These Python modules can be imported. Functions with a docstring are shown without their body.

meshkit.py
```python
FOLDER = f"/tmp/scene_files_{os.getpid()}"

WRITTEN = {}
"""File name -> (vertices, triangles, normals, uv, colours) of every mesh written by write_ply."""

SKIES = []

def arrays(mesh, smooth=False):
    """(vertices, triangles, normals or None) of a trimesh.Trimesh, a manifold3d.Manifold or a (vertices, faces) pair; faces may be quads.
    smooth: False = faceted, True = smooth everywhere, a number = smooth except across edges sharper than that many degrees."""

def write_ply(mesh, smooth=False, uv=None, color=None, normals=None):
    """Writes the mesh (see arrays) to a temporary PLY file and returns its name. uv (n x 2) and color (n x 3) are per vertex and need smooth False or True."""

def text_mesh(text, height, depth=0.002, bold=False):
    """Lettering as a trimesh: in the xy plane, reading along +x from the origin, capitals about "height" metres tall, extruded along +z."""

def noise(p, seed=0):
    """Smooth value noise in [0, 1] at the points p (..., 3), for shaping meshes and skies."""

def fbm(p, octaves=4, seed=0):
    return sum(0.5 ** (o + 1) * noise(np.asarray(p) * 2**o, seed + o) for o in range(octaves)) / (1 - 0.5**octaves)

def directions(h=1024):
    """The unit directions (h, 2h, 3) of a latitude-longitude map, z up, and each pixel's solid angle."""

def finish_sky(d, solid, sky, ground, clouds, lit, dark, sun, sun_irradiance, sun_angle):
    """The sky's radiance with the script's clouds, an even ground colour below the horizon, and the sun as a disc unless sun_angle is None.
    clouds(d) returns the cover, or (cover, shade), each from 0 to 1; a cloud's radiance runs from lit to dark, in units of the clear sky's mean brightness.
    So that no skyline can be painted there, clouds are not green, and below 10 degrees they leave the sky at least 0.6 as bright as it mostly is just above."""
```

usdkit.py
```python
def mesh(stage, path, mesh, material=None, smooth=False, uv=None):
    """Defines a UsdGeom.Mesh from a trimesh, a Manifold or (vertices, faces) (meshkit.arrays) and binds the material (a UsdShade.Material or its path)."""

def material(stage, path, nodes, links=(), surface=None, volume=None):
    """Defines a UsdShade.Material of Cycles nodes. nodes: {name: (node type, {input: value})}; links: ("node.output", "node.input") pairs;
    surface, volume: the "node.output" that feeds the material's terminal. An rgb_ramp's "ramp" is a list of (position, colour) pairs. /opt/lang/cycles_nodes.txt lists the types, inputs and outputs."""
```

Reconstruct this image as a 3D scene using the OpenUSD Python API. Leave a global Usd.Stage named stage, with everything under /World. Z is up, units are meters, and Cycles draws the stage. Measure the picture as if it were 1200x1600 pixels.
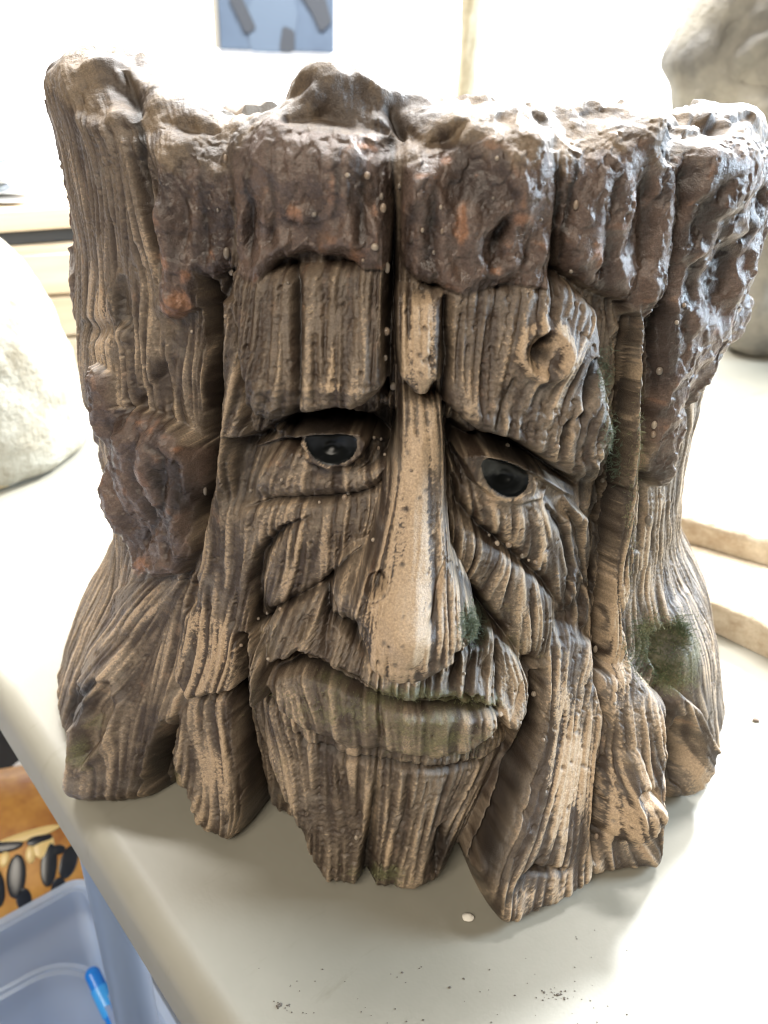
import math, numpy as np, trimesh
from scipy import ndimage as ndi
from scipy.spatial import cKDTree
from pxr import Usd, UsdGeom, UsdLux, UsdShade, Gf, Sdf, Vt
import usdkit
from meshkit import noise, fbm

stage = Usd.Stage.CreateInMemory()
UsdGeom.SetStageUpAxis(stage, 'Z')
UsdGeom.SetStageMetersPerUnit(stage, 1.0)
UsdGeom.Xform.Define(stage, '/World')

# ---------------------------------------------------------------- camera
CAM = dict(pos=(-0.004, -0.345, 0.268), pitch=29.0, roll=2.0, f=1300.0)
EXPOSURE = 0.0


def cam_axes():
    p, r = math.radians(CAM['pitch']), math.radians(CAM['roll'])
    F = np.array([0, math.cos(p), -math.sin(p)])
    R = np.array([1.0, 0, 0])
    U = np.cross(R, F)
    return np.array(CAM['pos']), F, R * math.cos(r) + U * math.sin(r), -R * math.sin(r) + U * math.cos(r)


CO, CF, CR, CU = cam_axes()


def proj(P):
    q = np.asarray(P, float) - CO
    z = q @ CF
    return 600 + CAM['f'] * (q @ CR) / z, 800 - CAM['f'] * (q @ CU) / z


def ray(x, y):
    return CF + CR * (x - 600) / CAM['f'] - CU * (y - 800) / CAM['f']


def on_z(x, y, z=0.0):
    d = ray(x, y)
    return CO + d * (z - CO[2]) / d[2]


def on_y(x, y, Y):
    d = ray(x, y)
    return CO + d * (Y - CO[1]) / d[1]


def on_cyl(x, y, r):
    d = ray(x, y)
    a, b, c = d[0] ** 2 + d[1] ** 2, CO[0] * d[0] + CO[1] * d[1], CO[0] ** 2 + CO[1] ** 2 - r * r
    q = max(b * b - a * c, 0)
    return CO + d * (-b - math.sqrt(q)) / a


def sil(x, y):
    d = ray(x, y)
    t = -(CO[0] * d[0] + CO[1] * d[1]) / (d[0] ** 2 + d[1] ** 2)
    P = CO + t * d
    return P[2], math.hypot(P[0], P[1])


cam = UsdGeom.Camera.Define(stage, '/World/camera')
m = Gf.Matrix4d(*[*CR, 0], *[*CU, 0], *[*(-CF), 0], *[*CO, 1])
cam.AddTransformOp().Set(m)
cam.CreateHorizontalApertureAttr(36.0)
cam.CreateVerticalApertureAttr(48.0)
cam.CreateFocalLengthAttr(36.0 * CAM['f'] / 1200)
cam.CreateFStopAttr(20.0)
cam.CreateFocusDistanceAttr(0.27)
cam.CreateClippingRangeAttr(Gf.Vec2f(0.02, 100))
cam.CreateExposureAttr(EXPOSURE)


# ---------------------------------------------------------------- lights
def aim(prim, pos, target):
    pos, target = np.array(pos, float), np.array(target, float)
    b = pos - target
    b /= np.linalg.norm(b)
    r = np.cross([0, 0, 1.0], b)
    r = r / np.linalg.norm(r) if np.linalg.norm(r) > 1e-6 else np.array([1.0, 0, 0])
    u = np.cross(b, r)
    UsdGeom.Xformable(prim).AddTransformOp().Set(Gf.Matrix4d(*r, 0, *u, 0, *b, 0, *pos, 1))


def rect_light(name, pos, target, w, h, inten, col):
    l = UsdLux.RectLight.Define(stage, '/World/' + name)
    l.CreateWidthAttr(w)
    l.CreateHeightAttr(h)
    l.CreateIntensityAttr(inten)
    l.CreateColorAttr(Gf.Vec3f(*col))
    aim(l, pos, target)
    return l


rect_light('window_light', (1.25, 1.95, 1.55), (0, 0, 0.1), 0.34, 0.42, 700.0, (0.90, 0.95, 1.0))
rect_light('side_window_light', (1.7, 0.25, 0.75), (0, 0, 0.12), 0.45, 0.8, 75.0, (0.70, 0.85, 1.0))
rect_light('ceiling_fill', (-0.3, -0.1, 2.1), (-0.3, -0.1, 0), 2.4, 2.4, 0.45, (1.0, 0.95, 0.88))  # added overhead fill, stands for the ambient light of the room
rect_light('front_fill', (-0.6, -1.35, 1.4), (0, 0, 0.1), 1.1, 0.9, 14.0, (1.0, 0.91, 0.775))  # unseen fill lamp added behind the camera to brighten the planter front
rect_light('wall_fill', (0.0, 1.3, 2.6), (0.0, 3.0, 0.6), 3.0, 0.8, 130.0, (1.0, 0.99, 0.97))  # unseen lamp added to blow the far wall white

# ---------------------------------------------------------------- helpers
names = {}


def numbered(parent, name):
    k = (parent, name)
    n = names.get(k, 0)
    names[k] = n + 1
    return f'{parent}/{name}' if n == 0 else f'{parent}/{name}_{n:03d}'


def tag(p, label=None, cat=None, group=None, kind=None):
    p = p.GetPrim() if hasattr(p, 'GetPrim') else p
    for k, v in (('label', label), ('category', cat), ('group', group), ('kind', kind)):
        if v:
            p.SetCustomDataByKey(k, v)
    return p


def thing(name, label, cat, loc=(0, 0, 0), rotz=0.0, group=None):
    x = UsdGeom.Xform.Define(stage, numbered('/World', name))
    x.AddTranslateOp().Set(Gf.Vec3d(*map(float, loc)))
    if rotz:
        x.AddRotateZOp().Set(float(rotz))
    return tag(x, label, cat, group)


def path_of(parent):
    return '/World' if parent is None else str(parent.GetPath())


def obj(name, mesh, mat, parent=None, smooth=35, **kw):
    mm = usdkit.mesh(stage, numbered(path_of(parent), name), mesh, mat, smooth=smooth)
    tag(mm, **kw)
    return mm.GetPrim()


def raw(name, v, f, n, mat, parent, prim=None, **kw):
    mm = UsdGeom.Mesh.Define(stage, numbered(path_of(parent), name))
    mm.CreatePointsAttr(Vt.Vec3fArray.FromNumpy(np.ascontiguousarray(v, np.float32)))
    mm.CreateFaceVertexCountsAttr(Vt.IntArray.FromNumpy(np.full(len(f), 3, np.int32)))
    mm.CreateFaceVertexIndicesAttr(Vt.IntArray.FromNumpy(np.ascontiguousarray(f, np.int32).ravel()))
    mm.CreateSubdivisionSchemeAttr('none')
    mm.CreateNormalsAttr(Vt.Vec3fArray.FromNumpy(np.ascontiguousarray(n, np.float32)))
    mm.SetNormalsInterpolation('vertex')
    api = UsdGeom.PrimvarsAPI(mm)
    for k, a in (prim or {}).items():
        a = np.ascontiguousarray(a, np.float32)
        if a.ndim == 2:
            api.CreatePrimvar(k, Sdf.ValueTypeNames.Color3fArray, 'vertex').Set(Vt.Vec3fArray.FromNumpy(a))
        else:
            api.CreatePrimvar(k, Sdf.ValueTypeNames.FloatArray, 'vertex').Set(Vt.FloatArray.FromNumpy(a))
    UsdShade.MaterialBindingAPI.Apply(mm.GetPrim()).Bind(mat)
    tag(mm, **kw)
    return mm.GetPrim()


UsdGeom.Scope.Define(stage, '/World/Looks')


def mat(name, col, rough=0.5, spec=0.5, noise_scale=0.0, col2=None, bump=0.0, bump_scale=200.0, detail=4.0, **extra):
    nodes = {'p': ('principled_bsdf', {'base_color': col, 'roughness': rough, 'specular_ior_level': spec, **extra})}
    links = []
    if noise_scale or bump:
        nodes['tc'] = ('texture_coordinate', {})
    if noise_scale:
        nodes['n'] = ('noise_texture', {'scale': noise_scale, 'detail': detail, 'roughness': 0.6})
        nodes['r'] = ('rgb_ramp', {'ramp': [(0.35, col), (0.65, col2 or col)]})
        links += [('tc.object', 'n.vector'), ('n.fac', 'r.fac'), ('r.color', 'p.base_color')]
    if bump:
        nodes['bn'] = ('noise_texture', {'scale': bump_scale, 'detail': 5.0, 'roughness': 0.6})
        nodes['b'] = ('bump', {'strength': 1.0, 'distance': bump})
        links += [('tc.object', 'bn.vector'), ('bn.fac', 'b.height'), ('b.normal', 'p.normal')]
    return usdkit.material(stage, '/World/Looks/' + name, nodes, links, surface='p.BSDF')


def rbox(x0, x1, y0, y1, z0, z1, r=0.004):
    import manifold3d as m3
    s = m3.Manifold.sphere(r, 12)
    pts = [s.translate((x, y, z)) for x in (x0 + r, x1 - r) for y in (y0 + r, y1 - r) for z in (z0 + r, z1 - r)]
    return m3.Manifold.batch_hull(pts)


def tm(man):
    me = man.to_mesh()
    return trimesh.Trimesh(np.array(me.vert_properties[:, :3]), np.array(me.tri_verts), process=False)

# ================================================================ THE PLANTER
Q = 1.0                                    # resolution of the sculpted surface
NU, NV, NR = int(1500 * Q), int(700 * Q), int(110 * Q)
rng = np.random.default_rng(7)

# columns: dense over the front, coarse behind
th_front = np.linspace(-112, 112, NU)
th_back = np.linspace(112, 248, int(140 * Q) + 2)[1:-1]
TH_UNIFORM = np.radians(np.concatenate([th_front, th_back]))
NC = len(TH_UNIFORM)

SL = [sil(*p) for p in [(84, 130), (112, 215), (124, 290), (140, 380), (136, 470), (138, 560), (150, 650), (170, 740), (182, 830), (172, 910), (138, 990), (112, 1060), (94, 1130), (86, 1200)]]
SR = [sil(*p) for p in [(1186, 200), (1178, 300), (1150, 430), (1108, 570), (1078, 690), (1062, 780), (1056, 860), (1076, 920), (1104, 1000), (1112, 1080), (1118, 1130), (1122, 1175)]]


def table(S):
    S = sorted(S)
    return [s[0] for s in S], [s[1] for s in S]


TLz, TLr = table(SL)
TRz, TRr = table(SR)
zz = np.linspace(0, 0.29, 200)
prof = {
    'L': np.interp(zz, TLz, TLr), 'R': np.interp(zz, TRz, TRr),
    'F': np.interp(zz, [0, .03, .06, .1, .16, .22, .26], [.124, .121, .1195, .118, .117, .118, .120]),
    'B': np.interp(zz, [0, .03, .06, .1, .2, .26], [.15, .137, .127, .122, .120, .122])}
for k in prof:
    prof[k] = ndi.gaussian_filter1d(prof[k], 2.5, mode='nearest')
nodes_deg = [-180, -115, -84, -52, -40, -28, 0, 30, 46, 58, 82, 115, 180]
nodes_key = ['B', 'B', 'L', 'L', 'LF', 'F', 'F', 'F', 'RF', 'R', 'R', 'B', 'B']
prof['LF'] = np.where(zz < .1, .35 * prof['L'] + .65 * prof['F'], .6 * prof['L'] + .4 * prof['F'])
prof['RF'] = np.where(zz < .1, .5 * prof['R'] + .5 * prof['F'], .6 * prof['R'] + .4 * prof['F'])
PR = np.array([prof[k] for k in nodes_key])             # node x z


def r_base(deg, z):
    i = np.clip(np.searchsorted(nodes_deg, deg, 'right') - 1, 0, len(nodes_deg) - 2)
    d0, d1 = np.array(nodes_deg)[i], np.array(nodes_deg)[i + 1]
    t = (deg - d0) / (d1 - d0)
    t = t * t * (3 - 2 * t)
    k = np.clip(z / 0.29 * 199, 0, 198.999)
    j = k.astype(int)
    w = k - j
    a = PR[i, j] * (1 - w) + PR[i, j + 1] * w
    b = PR[i + 1, j] * (1 - w) + PR[i + 1, j + 1] * w
    return a * (1 - t) + b * t


# crest of the rim, read along its outline
crest_px = [(100, 100), (150, 84), (200, 92), (240, 140), (290, 152), (350, 178), (395, 192), (420, 168), (450, 130), (480, 108), (512, 98), (545, 105), (575, 122), (600, 148), (640, 158), (700, 152), (740, 145),
            (800, 155), (860, 166), (900, 163), (960, 162), (1005, 170), (1035, 186), (1050, 180), (1080, 172), (1130, 165), (1170, 168)]
cd, cz = [], []
for x, y in crest_px:
    P = on_cyl(x, y, 0.103)
    cd.append(math.degrees(math.atan2(P[0], -P[1])))
    cz.append(P[2])
cd, cz = np.array(cd), np.array(cz)
keep = np.concatenate([[True], np.diff(np.maximum.accumulate(cd)) > 0.2])
cd, cz = cd[keep], cz[keep]
fine_deg = np.linspace(-180, 180, 2000, endpoint=False)
crest_tab = np.interp(fine_deg, np.concatenate([[-180, -120, -95], cd, [95, 130, 180]]), np.concatenate([[.243, .244, .252], cz, [.252, .245, .243]]))
crest_tab = ndi.gaussian_filter1d(crest_tab, 8, mode='wrap')
drop_tab = np.interp(fine_deg, [-180, -90, -60, -50, -38, -28, -10, -2, 0, 5, 30, 45, 70, 90, 180], [.01, .009, .008, .012, .011, .019, .026, .018, .010, .016, .014, .012, .012, .01, .01])
drop_tab = ndi.gaussian_filter1d(drop_tab, 10, mode='wrap')
RW = 0.021
NRW = NV + NR
SWEEP = np.linspace(0, math.pi / 2, NR + 1)[1:]
ISRIM = np.zeros((NRW, 1)) + (np.arange(NRW) >= NV)[:, None]


def build_base(TH):
    """Base positions and carving directions: rows go up the outside wall, then over the rim. TH: rows x columns."""
    global TH2, DEG, R0, Z0, Nrad, Nz, SN, CS, FRONT
    TH2 = TH
    DEG = np.degrees(np.where(TH > np.pi, TH - 2 * np.pi, TH))
    zc = np.interp(DEG, fine_deg, crest_tab, period=360)
    ze = zc - np.interp(DEG, fine_deg, drop_tab, period=360)
    vo = np.linspace(0, 1, NV) ** 0.96
    Zo = vo[:, None] * ze[:NV]
    Ro = r_base(DEG[:NV], Zo) - 0.002 * np.exp(-Zo / 0.0016)
    Zr = ze[NV:] + (zc - ze)[NV:] * np.sin(SWEEP)[:, None]
    Rr = r_base(DEG[NV:], ze[NV:]) - RW * (1 - np.cos(SWEEP))[:, None]
    R0, Z0 = np.vstack([Ro, Rr]), np.vstack([Zo, Zr])
    Nrad = np.vstack([np.ones_like(Zo), np.cos(SWEEP)[:, None] * np.ones_like(Zr)])
    Nz = np.vstack([np.zeros_like(Zo), np.sin(SWEEP)[:, None] * np.ones_like(Zr)])
    SN, CS = np.sin(TH), np.cos(TH)
    FRONT = np.abs(DEG) < 92


def position(h):
    r = R0 + h * Nrad
    z = np.maximum(Z0 + h * Nz, 0.0)
    return np.stack([r * SN, -r * CS, z], -1)


build_base(np.broadcast_to(TH_UNIFORM[None], (NRW, NC)))
ARC = np.concatenate([[0], np.cumsum(np.hypot(np.diff(R0[:, NU // 2]), np.diff(Z0[:, NU // 2])))])   # metres along the profile


def sd_poly(px, py, poly):
    poly = np.asarray(poly, float)
    d = np.full(px.shape, 1e18)
    s = np.ones(px.shape)
    n = len(poly)
    for i in range(n):
        a, b = poly[i], poly[i - 1]
        e = b - a
        wx, wy = px - a[0], py - a[1]
        t = np.clip((wx * e[0] + wy * e[1]) / max(e @ e, 1e-9), 0, 1)
        d = np.minimum(d, (wx - e[0] * t) ** 2 + (wy - e[1] * t) ** 2)
        c1, c2, c3 = py >= a[1], py < b[1], e[0] * wy > e[1] * wx
        s = np.where((c1 & c2 & c3) | (~c1 & ~c2 & ~c3), -s, s)
    return s * np.sqrt(d)


def sd_line(px, py, line):
    """distance to a polyline and the parameter 0..1 along it"""
    line = np.asarray(line, float)
    seg = np.hypot(*(line[1:] - line[:-1]).T)
    cum = np.concatenate([[0], np.cumsum(seg)]) / seg.sum()
    d, par = np.full(px.shape, 1e18), np.zeros(px.shape)
    for i in range(len(line) - 1):
        a, e = line[i], line[i + 1] - line[i]
        wx, wy = px - a[0], py - a[1]
        t = np.clip((wx * e[0] + wy * e[1]) / max(e @ e, 1e-9), 0, 1)
        q = (wx - e[0] * t) ** 2 + (wy - e[1] * t) ** 2
        par = np.where(q < d, cum[i] + t * (cum[i + 1] - cum[i]), par)
        d = np.minimum(d, q)
    return np.sqrt(d), par


def smooth01(t):
    t = np.clip(t, 0, 1)
    return t * t * (3 - 2 * t)


class Sculpt:
    """Carves heights (mm) over the base. Outlines were read from the photograph; each form is laid out at the depth it stands at."""

    def __init__(self, base, normal, ok, wx, wy):
        q = base - CO
        self.b = [q @ CR, q @ CU, q @ CF]
        self.n = [normal @ CR * 1e-3, normal @ CU * 1e-3, normal @ CF * 1e-3]
        self.ok, self.wx, self.wy, self.ws = ok, wx, wy, 1.0
        self.X0, self.Y0 = self.at(slice(None), 0.0)
        sh = ok.shape
        self.H, self.L = np.zeros(sh), np.zeros(sh, np.int16)
        self.T, self.A, self.B, self.O, self.M, self.W = np.zeros(sh), np.ones(sh), np.zeros(sh), np.zeros(sh), np.zeros(sh), np.zeros(sh)
        self.names = ['trunk']

    def at(self, I, h):
        z = self.b[2][I] + h * self.n[2][I]
        return (600 + CAM['f'] * (self.b[0][I] + h * self.n[0][I]) / z + self.ws * self.wx[I],
                800 - CAM['f'] * (self.b[1][I] + h * self.n[1][I]) / z + self.ws * self.wy[I])

    def box(self, pts, pad, hmax=0.0):
        pts = np.asarray(pts, float)
        x0, y0 = pts.min(0) - pad - 3 * abs(hmax)
        x1, y1 = pts.max(0) + pad + 3 * abs(hmax)
        return np.nonzero((self.X0 > x0) & (self.X0 < x1) & (self.Y0 > y0 - 4.2 * max(hmax, 0)) & (self.Y0 < y1) & self.ok)

    def here(self, pts, pad):
        I = self.box(pts, pad + 10, 50)
        x, y = self.at(I, self.H[I])
        pts = np.asarray(pts, float)
        k = (x > pts[:, 0].min() - pad) & (x < pts[:, 0].max() + pad) & (y > pts[:, 1].min() - pad) & (y < pts[:, 1].max() + pad)
        return (I[0][k], I[1][k]), x[k], y[k]

    def label(self, name):
        self.names.append(name)
        return len(self.names) - 1

    def slab(self, poly, h, edge=14, mode='set', name=None, tan=0.0, grain=None, bark=None, shape='round', moss=0.0, lab_in=0.0):
        if name:
            k = self.label(name)
        if mode == 'set':
            I = self.box(poly, 26, 50)
            hv = h if not callable(h) else 12.0
            for _ in range(5):
                x, y = self.at(I, hv - 1.0)
                if not callable(h):
                    break
                hv = .4 * hv + .6 * h(x, y)
            hv = hv + np.zeros(len(I[0]))
        else:
            I, x, y = self.here(poly, 6)
            hv = h
        if not len(I[0]):
            return
        sd = sd_poly(x, y, poly) - (.22 * edge if shape == 'round' and mode == 'set' else 0)
        q = np.clip(-sd / edge, 0, 1)
        mk = np.sqrt(np.maximum(1 - (1 - q) ** 2, 0)) if shape == 'round' else smooth01(q)
        self.H[I] = self.H[I] * (1 - mk) + hv * mk if mode == 'set' else self.H[I] + hv * mk
        if name:
            self.L[I] = np.where(sd < -lab_in, k, self.L[I])
        g = smooth01(q)
        if mode == 'set':
            self.T[I] = self.T[I] * (1 - g) + tan * g
            self.M[I] = self.M[I] * (1 - g) + moss * g
            gb = smooth01(-sd / 6)
            self.B[I] = self.B[I] * (1 - gb) + (bark or 0) * gb
            self.O[I] *= 1 - gb
            self.W[I] *= 1 - gb
            self.A[I] = self.A[I] * (1 - g) + (1.0 if grain is None else grain) * g
        else:
            self.T[I] += tan * g
            if grain is not None:
                self.A[I] = self.A[I] * (1 - g) + grain * g

    def groove(self, line, depth, w, taper=True, paint=None, amount=1.0):
        I, x, y = self.here(line, 3 * w + 2)
        if not len(I[0]):
            return
        d, t = sd_line(x, y, line)
        k = np.sin(np.clip(t, 0, 1) * math.pi) ** 0.35 if taper is True else (np.ones_like(t) if not taper else np.interp(t, np.linspace(0, 1, len(taper)), taper))
        g = np.exp(-(d / (w * np.maximum(k, .3))) ** 2)
        if paint:
            getattr(self, paint)[I] += amount * k * g
        else:
            self.H[I] -= depth * k * g
            if depth > 2.4:
                self.W[I] = np.maximum(self.W[I], k * g * min(depth / 5, 1))      # antiquing wash plus crevice shade painted into the cut

    def soften(self, poly, sigma, feather=24):
        I, x, y = self.here(poly, feather)
        w = smooth01(.5 - sd_poly(x, y, poly) / feather)
        soft = ndi.gaussian_filter(self.H, sigma * Q)
        self.H[I] += w * (soft[I] - self.H[I])

    def ridge(self, line, h, w, taper=True):
        self.groove(line, -h, w, taper)

    def dome(self, c, rx, ry, h, rot=0, ring=None, paint=None):
        rr = max(rx, ry) * 2.4
        I, x, y = self.here([(c[0] - rr, c[1] - rr), (c[0] + rr, c[1] + rr)], 0)
        if not len(I[0]):
            return
        a = math.radians(rot)
        dx, dy = x - c[0], y - c[1]
        u, v = (dx * math.cos(a) + dy * math.sin(a)) / rx, (-dx * math.sin(a) + dy * math.cos(a)) / ry
        q = np.hypot(u, v)
        e = h * (np.exp(-q ** 2) if ring is None else np.exp(-((q - 1) / ring) ** 2))
        if paint:
            getattr(self, paint)[I] += e
        else:
            self.H[I] += e

    def brush(self, kind, *spots):
        """paint and painted-in shade dabbed on by hand: (x, y, rx, ry, amount[, turn])"""
        for q in spots:
            self.dome(q[:2], q[2], q[3], q[4], q[5] if len(q) > 5 else 0, paint=kind)


def rampY(*kv):
    ys, hs = [k for k, _ in kv], [v for _, v in kv]
    return lambda x, y: np.interp(y, ys, hs)
#SCULPT


def sculpt(base, normal, ok, nz):
    """All the carved forms. nz: noise fields (slow, mid) used to roughen outlines."""
    S = Sculpt(base, normal, ok, 3.5 * nz[0] + 1.5 * nz[2], 3.5 * nz[1] + 1.5 * nz[3])
    H = S.H
    H += 0.9 * nz[4]
    # --- trunk left of the face: the tall post, its hollow, the planks
    S.slab([(60, 60), (240, 60), (205, 190), (235, 330), (252, 430), (250, 560), (200, 640), (120, 640), (60, 300)], 3.5, 26, name='plank')
    S.groove([(202, 150), (212, 250), (235, 340), (246, 430), (250, 480)], 6, 9, taper=[1, 1, .8, .3, .05])
    S.groove([(128, 500), (150, 520), (182, 500), (185, 430)], 3, 16)
    S.ridge([(195, 540), (180, 470), (190, 420)], 2, 12)
    S.groove([(170, 330), (190, 470), (230, 640)], 2.0, 10)
    S.groove([(215, 380), (245, 560), (262, 640)], 2.4, 11)
    S.groove([(265, 560), (268, 660)], 1.2, 6)
    # --- planks between post and crack
    S.groove([(322, 440), (334, 560), (330, 700), (318, 780), (300, 870), (290, 960)], 14, 12, taper=[.6, 1, 1, .9, .5, .2])
    S.groove([(352, 230), (352, 330), (350, 430), (338, 520)], 6, 10, taper=[.8, 1, 1, .6])
    # --- face block edge strips
    S.slab([(345, 470), (372, 470), (372, 640), (400, 760), (398, 950), (385, 1010), (330, 1000), (300, 960), (322, 820), (340, 700)], 6, 16, name='cheek_strip', tan=.15)
    # --- right of the face: crack, tall strip, side bark
    S.slab([(945, 520), (1012, 430), (1005, 560), (985, 700), (965, 860), (940, 1010), (930, 1010), (940, 860), (948, 700)], -3, 14)
    S.slab([(985, 480), (1018, 470), (1012, 620), (1000, 760), (990, 900), (975, 960), (990, 1100), (945, 1090), (948, 960), (962, 860), (985, 720), (1000, 560)], 7, 14, name='plank', tan=.5)
    S.groove([(990, 500), (985, 600), (972, 720), (955, 840), (938, 960), (940, 1040), (956, 1110), (962, 1160)], 13, 10, taper=[.7, 1, 1, 1, 1, .8, .5, .2])
    S.groove([(1022, 480), (1020, 600), (1012, 720), (1000, 860)], 6, 9, taper=[.8, 1, 1, .4])
    # --- forehead and brow planks
    S.slab([(358, 430), (600, 420), (606, 520), (604, 612), (560, 643), (500, 657), (458, 650), (440, 663), (400, 661), (372, 640), (362, 560)],
           rampY((400, 5), (480, 9), (560, 15), (610, 18), (650, 15)), 30, name='brow', grain=1.25)
    S.groove([(460, 410), (462, 500), (464, 600), (462, 660)], 4.2, 5.5, taper=[.9, 1, 1, .9])
    S.slab([(616, 455), (694, 458), (692, 540), (688, 596), (668, 622), (650, 622), (622, 592), (618, 520)], rampY((440, 5), (520, 11), (590, 14.5), (620, 12)), 17, name='brow_ridge', tan=.75)
    S.groove([(612, 210), (610, 330), (612, 430), (606, 520), (604, 610)], 9, 7.5, taper=[.9, 1, 1, 1, .8])
    S.slab([(698, 452), (780, 445), (880, 440), (938, 490), (950, 560), (960, 620), (972, 680), (962, 728), (935, 752), (896, 750), (862, 724), (820, 709), (776, 696), (742, 673), (704, 644), (690, 600), (696, 520)],
           lambda x, y: np.interp(y, [430, 500, 600, 660, 740], [5, 8, 14, 18, 18]) + np.interp(x, [860, 930], [0, 2]), 36, name='brow', tan=.25, grain=1.15)
    S.groove([(694, 470), (700, 560), (692, 630)], 5, 7, taper=[.7, 1, .8])
    S.groove([(776, 690), (790, 640), (805, 590)], 2.5, 7)
    S.groove([(872, 720), (890, 670), (930, 640)], 2.5, 8)
    S.groove([(938, 560), (925, 600), (915, 640)], 5, 10)
    S.dome((855, 545), 46, 46, 7, 0)
    S.dome((848, 552), 22, 26, -10, 0)
    S.dome((848, 552), 18, 20, .8, 0, paint='W')
    S.dome((852, 550), 36, 38, 3.4, ring=.26)
    S.dome((854, 548), 38, 40, .9, ring=.3, paint='T')
    S.groove([(866, 505), (868, 470), (862, 440)], 2.2, 5)
    # --- eye hollows
    S.slab([(352, 792), (372, 700), (380, 660), (460, 652), (560, 634), (606, 612), (640, 640), (636, 700), (622, 740), (600, 770), (540, 782), (460, 782), (400, 800)], rampY((620, -9), (660, -8), (700, -4), (790, 1)), 20, shape='smooth', name='eye_socket', grain=.35)
    S.dome((622, 690), 16, 60, -5)
    S.brush('T', (520, 656, 80, 10, -1.5), (430, 690, 40, 14, -1))
    S.brush('W', (420, 660, 40, 24, .5), (600, 680, 24, 60, .7), (380, 720, 20, 60, .5), (520, 654, 80, 10, .9))  # dark socket paint, and the brow shadow painted over the lid
    S.slab([(672, 630), (704, 640), (776, 690), (862, 720), (960, 748), (950, 800), (900, 800), (850, 800), (770, 800), (712, 780), (700, 700), (684, 660)], rampY((640, -9), (690, -8), (730, -4), (800, 1)), 20, shape='smooth', name='eye_socket', grain=.35)
    S.dome((698, 690), 16, 50, -5)
    S.brush('T', (770, 694, 60, 10, -1.5), (860, 740, 50, 12, -1))
    S.brush('W', (800, 704, 60, 10, .8, 25), (700, 690, 18, 50, .8), (740, 690, 30, 14, .6), (900, 765, 40, 16, .5))  # same for the right eye: socket paint plus painted brow shadow
    # left eye: ball, lids, bag
    S.ws = .25
    S.dome((516, 700), 62, 40, 11)
    S.slab([(462, 692), (474, 674), (520, 668), (566, 672), (580, 690), (572, 712), (548, 731), (512, 734), (482, 718)], 7.6, 7, shape='smooth', name='eyelid', grain=.2)
    S.slab([(476, 684), (481, 676), (505, 672), (532, 673), (553, 676), (560, 684), (560, 697), (555, 709), (546, 718), (532, 725), (518, 727), (504, 724), (491, 715), (481, 702)], 7.0, 5, shape='smooth', name='eye', grain=0, lab_in=2.0)
    S.dome((518, 698), 20, 14, -2.2)
    S.dome((518, 699), 13, 11, .3, ring=.3)
    S.ridge([(405, 694), (440, 678), (480, 668), (525, 666), (570, 670), (606, 684)], 7.0, 6.5, taper=[.3, .7, 1, 1, .9, .3])
    S.groove([(410, 676), (450, 658), (520, 650), (580, 656), (612, 674)], 8, 7)
    S.ridge([(466, 688), (478, 716), (506, 737), (548, 737), (576, 718), (586, 694)], 2.6, 4.5)
    S.groove([(470, 684), (482, 712), (508, 732), (546, 732), (570, 714), (578, 690)], 0, 3.5, paint='T', amount=.8)
    S.groove([(450, 674), (490, 666), (540, 666), (590, 676)], 0, 4, paint='T', amount=.6)
    S.groove([(456, 696), (478, 728), (512, 746), (552, 744), (590, 720)], 3, 4.5)
    S.ridge([(548, 748), (580, 734), (598, 700)], 2, 7)
    S.ws = 1.0
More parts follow.
